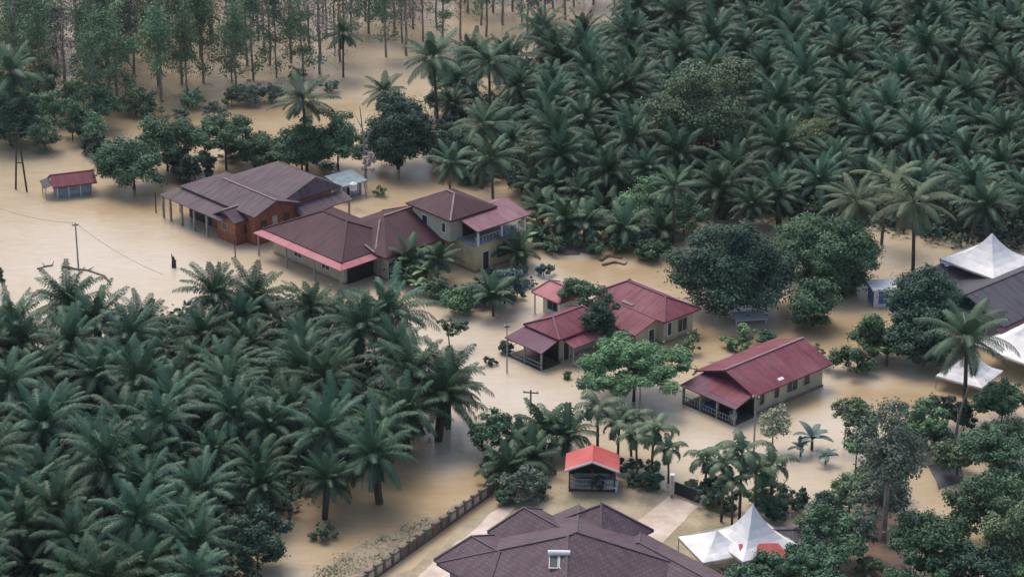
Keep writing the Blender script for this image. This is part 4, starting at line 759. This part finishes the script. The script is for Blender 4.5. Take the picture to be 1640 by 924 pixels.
palm('young', 935, 362, 'young palm in water above the right mound', 1.15); palm('young', 1000, 368, 'spreading young palm above the driftwood', 1.2); palm('young', 655, 420, 'stubby palm in front of the maroon-roofed house', 1.1); palm('young', 828, 405, 'young palm at the two-storey house corner', 1.0)
palm('oil', 108, 492, 'oil palm with raised spiky crown above open water at the plantation corner', 1.12); palm('oil', 622, 505, 'large pale-stemmed oil palm with spread crown below the maroon-roofed house', 1.2); palm('oil', 715, 612, 'oil palm leaning fronds over the water at the right plantation edge', 1.05); palm('oil', 650, 660, 'oil palm over the pale channel at the right plantation edge', 1.0)
palm('young', 905, 352, 'young palm at the left above the dark mounds', 1.1)
palm('young', 970, 340, 'young palm between the two above the dark mounds', 1.1)
palm('young', 1060, 372, 'young palm left of the huge dark tree', 1.1)
palm('young', 860, 300, 'young palm in water below the upper palms', 1.1)
palm('young', 760, 275, 'young palm under the pale-fronded coconut palm', 1.1)
palm('young', 868, 335, 'young palm just right of the two-storey house balcony', .95)
palm('young', 885, 300, 'young palm in the water gap above the two-storey house', .95)
palm('young', 930, 310, 'young palm at the lowest edge of the upper palms', .95)
palm('young', 790, 475, 'young palm in the drowned garden below the two-storey house', .95)
palm('young', 700, 420, 'young palm before the yellow lower wall', .95)
for x, y, s, l in ((872, 690, 1.0, 'fluffy palm behind and left of the gazebo'), (908, 700, .95, 'palm just behind the gazebo roof'), (812, 752, 1.0, 'palm at the end of the garden wall'), (850, 735, .95, 'palm between the garden wall end and gazebo'), (832, 715, .9, 'palm right of the dense round green tree')): palm('young', x, y, l, s*1.15)
ar = [(958, 652, 1.25, 'tall areca palm with weeping crown above the gazebo'), (990, 680, 1.15, 'areca palm just right of the gazebo roof peak'), (1012, 668, 1.1, 'areca palm second right of the gazebo'), (1022, 700, 1.1, 'dark areca palm in the clump right of the gazebo'), (1045, 690, 1.15, 'arching areca palm third right of the gazebo'), (1072, 722, .9, 'small areca palm beside the pale gate post'),
      (1130, 738, 1.15, 'leftmost areca palm of the clump above the pointed marquee'), (1158, 745, 1.1, 'areca palm second in the clump above the pointed marquee'), (1188, 728, 1.25, 'tallest areca palm of the clump above the pointed marquee'), (1212, 760, 1.0, 'short areca palm behind the marquee tip'), (1238, 748, 1.2, 'rightmost areca palm with open arching crown by the marquee'), (1175, 775, 1.0, 'low areca palm just left of the marquee tip')]
for x, y, s, l in ar: palm('areca', x, y, l, s, 'areca palms')
# fallen frond-like banana plants
def banana(px, py, sc, label, mat='banana'):
    tseed[0] += 1; rg = random.Random(tseed[0]); V = []; F = []; Tt = []; p = W(px, py+8)
    for i in range(9):
        az = i*2.4+rg.uniform(-.3, .3); e0 = rg.uniform(.6, 1.35); L = rg.uniform(1.3, 1.9); hd = np.array([math.cos(az), math.sin(az), 0]); sd_ = np.array([-math.sin(az), math.cos(az), 0]); q = np.array([0, 0, .9]); n = 6
        for k in range(n+1):
            s = k/n; e_ = e0-1.5*s; wd = .30*math.sin(math.pi*min(1, .08+s*.9))**.7; base = len(V); V += [q-sd_*wd+np.array([0, 0, -.12*wd]), q, q+sd_*wd+np.array([0, 0, -.12*wd])]; q = q+(hd*math.cos(e_)+np.array([0, 0, math.sin(e_)]))*L/n
            if k: F += [(base-3, base-2, base+1, base), (base-2, base-1, base+2, base+1)]; tv = rg.uniform(.3, .9); Tt += [tv, tv+.1]
    e = empty('banana_plant', (p.x, p.y, 0), 0, label, 'banana plant', 'banana plants'); e.scale = (sc,)*3
    cm = qmesh('leaves', np.array(V), np.array(F), np.clip(Tt, 0, 1), mat); o = bpy.data.objects.new('leaves', cm); C.objects.link(o); o.parent = e; g = MB(); g.tube([(0, 0, -1), (0, 0, 1.0)], [.14, .09], 7); g.build('stem', 'mossy', e)
for x, y, s, l, mt in ((683, 448, 1.3, 'bright banana plant in front of the yellow lower wall', 'banana'), (668, 462, .9, 'smaller banana plant just left below the bright one', 'banana'), (835, 395, 1.2, 'banana plant at the right of the two-storey house', 'banana'), (1420, 578, 1.3, 'pale banana plant in water beside the big dark tree', 'banana'), (1300, 712, 1.2, 'dark banana clump in water left of the airy tree', 'teal'), (1282, 722, .8, 'small dark banana plant at the left of the clump', 'teal'), (1322, 735, .8, 'dark banana plant nearest the grassy strip', 'teal'), (1150, 590, .7, 'half-drowned banana plant beside the red gable roof', 'banana'), (1315, 580, .8, 'small banana plant at the far corner of the red gable house', 'olive')): banana(x, y, s, l, mt)
# leaning pale trunk at right
p = W(1528, 705); e = empty('leaning_tree', p, 0, 'bare pale leaning trunk in front of the dark upright bush', 'tree'); g = MB(); g.tube([(0, 0, -1), (.3, 0, 2.5), (.9, 0, 5.2)], [.16, .12, .05], 7); g.tube([(.3, 0, 2.5), (-.4, 0, 4.2)], [.07, .02], 5); g.build('trunk', 'palebark', e)

# ------------------------------------------------------------ plantations
def clear_of(x, y, f=1.0):
    return all((x-a)**2+(y-b2)**2 > (r*f)**2 for a, b2, r in PLACED)
def lattice(poly, step, z, x0, x1, y0, y1, rot=.5, jit=1.5):
    out = []; n = int(max(x1-x0, y1-y0)/step)+6; cx, cy = (x0+x1)/2, (y0+y1)/2
    for i in range(-n, n):
        for j in range(-n, n):
            u = (i+.5*(j % 2))*step; v = j*step*.866; x = cx+u*math.cos(rot)-v*math.sin(rot)+R.uniform(-jit, jit); y = cy+u*math.sin(rot)+v*math.cos(rot)+R.uniform(-jit, jit)
            if y < 120: continue
            qx, qy = Q(x, y, z)
            if inpoly(qx, qy, poly): out.append((x, y))
    return out
LL = [(-90, 520), (40, 520), (90, 540), (160, 515), (230, 495), (300, 478), (350, 466), (440, 448), (520, 458), (565, 482), (600, 545), (660, 560), (705, 610), (712, 670), (685, 715), (625, 750), (550, 765), (480, 785), (440, 820), (400, 850), (330, 860), (340, 960), (230, 1100), (-120, 1100)]
UR = [(690, 150), (760, 75), (850, 60), (900, 30), (960, 10), (1000, -20), (1080, -80), (1760, -90), (1760, 330), (1640, 355), (1560, 345), (1480, 300), (1380, 285), (1300, 310), (1200, 320), (1120, 300), (1010, 280), (940, 270), (880, 265), (800, 230), (740, 200)]
def plantation(poly, step, z, box, group, label, f, kinds):
    n = 0
    for x, y in lattice(poly, step, z, *box):
        if not clear_of(x, y, f): continue
        cm, tm, top = KIND['oil'][R.randrange(5)]; add_plant('oil_palm', cm, tm, top, (x, y), R.uniform(0, 6.28), R.choice((R.uniform(.66, .85), R.uniform(.85, 1.02), R.uniform(.92, 1.12))), label, 'palm tree', group, zs=R.uniform(.85, 1.15)).rotation_euler.rotate(Matrix.Rotation(R.uniform(-.14, .14), 3, 'X') @ Matrix.Rotation(R.uniform(-.14, .14), 3, 'Y')); n += 1
    return n
n1 = plantation(LL, 5.5, 4.2, (-60, 10, 140, 260), 'oil palms of the lower left plantation', 'dark green oil palm crowded in the lower left plantation', .8, None)
n2 = plantation(UR, 5.8, 4.2, (-20, 90, 215, 380), 'oil palms of the upper right plantation', 'dark green oil palm crowded in the upper right plantation', .75, None)
print('oil palms', n1, n2)
# undergrowth on the plantation floors: ferns and weeds standing out of the water
def floorgrowth(name, poly, n, box, z, label, size, mat='dgreen', hmax=1.6, rr=.9):
    rg = np.random.default_rng(9); V = []; F = []; T = []; n0 = 0; cnt = 0
    while cnt < n:
        x = rg.uniform(box[0], box[1]); y = rg.uniform(box[2], box[3]); qx, qy = Q(x, y, z)
        if not inpoly(qx, qy, poly): continue
        cnt += 1; m_ = 34; hh = rg.uniform(.3*hmax, hmax); d = rg.normal(size=(m_, 3))*np.array([rr, rr, .0])+np.array([x, y, 0]); d[:, 2] = rg.uniform(0, hh, m_)
        nrm = rg.normal(size=(m_, 3))*.5+np.array([0, 0, 1]); nrm /= np.linalg.norm(nrm, axis=1)[:, None]; a = np.cross(nrm, rg.normal(size=(m_, 3))); a /= np.linalg.norm(a, axis=1)[:, None]; b2 = np.cross(nrm, a); s = size*rg.uniform(.6, 1.4, (m_, 1)); a *= s; b2 *= s*.5
        V.append(np.stack([d-a, d-b2, d+a, d+b2], axis=1).reshape(-1, 3)); F.append(np.arange(m_*4).reshape(-1, 4)+n0); n0 += m_*4; T.append(rg.uniform(0, .7, m_))
    me = qmesh(name, np.concatenate(V), np.concatenate(F), np.concatenate(T), mat); o = bpy.data.objects.new(name, me); C.objects.link(o); tag(o, label, 'undergrowth', None, 'stuff')
LLf = [(-90, 560), (60, 575), (200, 540), (300, 500), (440, 480), (540, 510), (620, 620), (660, 700), (600, 740), (500, 790), (400, 860), (380, 1000), (-100, 1100)]
URf = [(760, 170), (840, 110), (950, 60), (1080, -20), (1760, -60), (1760, 400), (1560, 400), (1400, 380), (1250, 350), (1120, 350), (1010, 320), (860, 290)]
floorgrowth('undergrowth', LLf, 1500, (-60, 10, 130, 260), 0, 'dark weeds and ferns between the lower left oil palms', .3); floorgrowth('undergrowth', URf, 2600, (-20, 95, 205, 380), 0, 'dark weeds and ferns between the upper right oil palms', .32)

floorgrowth('bank_grass', [(480, 950), (525, 905), (580, 870), (655, 842), (725, 812), (768, 794), (715, 832), (650, 872), (590, 915), (560, 950)], 45, (-16, 0, 172, 198), 0, 'sparse grass and weeds on the muddy bank outside the garden wall', .09, 'olive', .25, .5)
# ------------------------------------------------------------ rubber trees
def rubber(seed, hh, leafy):
    rg = random.Random(seed); nr = np.random.default_rng(seed); g = MB(); n = 9; a = rg.uniform(0, 6.28); ln = rg.uniform(.0, .05)
    pts = [Vector((math.cos(a)*ln*(i/n)**2*hh+rg.uniform(-.08, .08), math.sin(a)*ln*(i/n)**2*hh+rg.uniform(-.08, .08), -1+(hh+1)*i/n)) for i in range(n+1)]
    g.tube(pts, [.17*(1-.75*i/n) for i in range(n+1)], 6); ends = []
    for i in range(20):
        f_ = rg.uniform(.16 if leafy > 30 else .3, .95); b0 = pts[int(f_*n)].copy(); an = rg.uniform(0, 6.28); l = rg.uniform(.8, 1.9)*(1.1-.5*f_); r = .05*(1.2-f_)
        e_ = b0+Vector((math.cos(an)*l, math.sin(an)*l, l*rg.uniform(.6, 1.4))); g.tube([b0, b0.lerp(e_, .5)+Vector((0, 0, -.1)), e_], [r, r*.7, r*.25], 4); ends.append(e_)
    me = bpy.data.meshes.new('trunk'); me.from_pydata(g.v, [], g.f); me.materials.append(M['rubberbark'])
    V = []; F = []; T = []; n0 = 0; sel = ends+[pts[k]+Vector((0, 0, 0)) for k in range(4, n+1)]
    for c in sel:
        for _ in range(2):
            m_ = int(leafy*rg.uniform(.4, 1.4)); 
            if m_ < 3: continue
            cc = np.array(c)+nr.normal(size=3)*.45; d = nr.normal(size=(m_, 3))*np.array([.40, .40, .32])+cc; nrm = nr.normal(size=(m_, 3))+np.array([0, 0, .7]); nrm /= np.linalg.norm(nrm, axis=1)[:, None]; a_ = np.cross(nrm, nr.normal(size=(m_, 3))); a_ /= np.linalg.norm(a_, axis=1)[:, None]; b2 = np.cross(nrm, a_); s = .135*nr.uniform(.6, 1.4, (m_, 1))
            V.append(np.stack([d-a_*s, d-b2*s*.6, d+a_*s, d+b2*s*.6], axis=1).reshape(-1, 3)); F.append(np.arange(m_*4).reshape(-1, 4)+n0); n0 += m_*4; T.append(np.clip(rg.uniform(0, .6)+nr.uniform(-.1, .4, m_), 0, .9))
    cm = qmesh('rubber_crown', np.concatenate(V), np.concatenate(F), np.concatenate(T), 'rub' if leafy > 50 and seed != 701 else 'grey' if leafy > 30 else 'twig')
    return cm, me, Vector((0, 0, 0))
RB = {'leafy': [rubber(700+i, hh, 80) for i, hh in enumerate((12, 13.5, 11, 14))], 'thin': [rubber(720+i, hh, 31) for i, hh in enumerate((14, 15, 13))], 'bare': [rubber(740+i, hh, 22) for i, hh in enumerate((15, 14, 16))]}
RBP = [(-90, -70), (1010, -70), (990, 10), (900, 40), (830, 62), (740, 70), (690, 90), (640, 95), (560, 128), (450, 138), (300, 168), (180, 185), (110, 212), (30, 222), (-90, 235)]
edge = [(-90, 235), (30, 222), (110, 212), (180, 185), (300, 168), (450, 138), (560, 128), (640, 95), (690, 90), (830, 62), (1010, 8)]
def ey(x):
    for (a, b2), (c, d) in zip(edge, edge[1:]):
        if a <= x <= c: return b2+(d-b2)*(x-a)/(c-a)
    return 0
cnt = 0; rows = []
for j in range(-6, 60):
    for i in range(-60, 60):
        u = i*2.9; v = j*5.4; rot = .22; x = -30+u*math.cos(rot)-v*math.sin(rot)+R.uniform(-.5, .5); y = 255+u*math.sin(rot)+v*math.cos(rot)+R.uniform(-.5, .5); qx, qy = Q(x, y, 0)
        if inpoly(qx, qy, RBP) and clear_of(x, y, .7) and R.random() < (.72 if qx < 420 else .84): rows.append((x, y, qx, qy))
for x, y, qx, qy in rows:
    dd = ey(qx)-qy; left = qx < 400
    k = 'leafy' if (dd < 70 and left and R.random() < .85) or (dd < 22 and R.random() < .5) or R.random() < .06 or (qx < 250 and dd < 130 and R.random() < .5) else ('thin' if R.random() < (.6 if left else .22) else 'bare')
    cm, tm, top = RB[k][R.randrange(len(RB[k]))]; lab = {'leafy': 'leafy grey-green rubber tree in the flooded rubber grove', 'thin': 'thin-leaved rubber tree in the flooded rubber grove', 'bare': 'nearly bare rubber tree in the flooded rubber grove'}[k]
    add_plant('rubber_tree', cm, tm, top, (x, y), R.uniform(0, 6.28), R.uniform(.85, 1.12), lab, 'tree', {'leafy': 'leafy rubber trees', 'thin': 'thin-leaved rubber trees', 'bare': 'nearly bare rubber trees'}[k]); cnt += 1
print('rubber', cnt)
floorgrowth('grove_undergrowth', RBP, 300, (-75, 30, 240, 380), 0, 'low scrub and twigs standing in water between the rubber trees', .12, 'twig', .7, .8)

# ------------------------------------------------------------ light air over the whole valley
g = MB(); g.box(-420, 420, -60, 760, -3.2, 112); hz, t, b = newmat('haze'); t.nodes.remove(b); pv = N(t, 'ShaderNodeVolumePrincipled'); pv.inputs['Color'].default_value = (.82, .88, .95, 1); pv.inputs['Density'].default_value = .00006; pv.inputs['Anisotropy'].default_value = .2
t.links.new(pv.outputs[0], t.nodes['Material Output'].inputs['Volume']); o = g.build('haze', hz); tag(o, 'thin pale humid air over the flooded valley', 'haze', None, 'stuff')
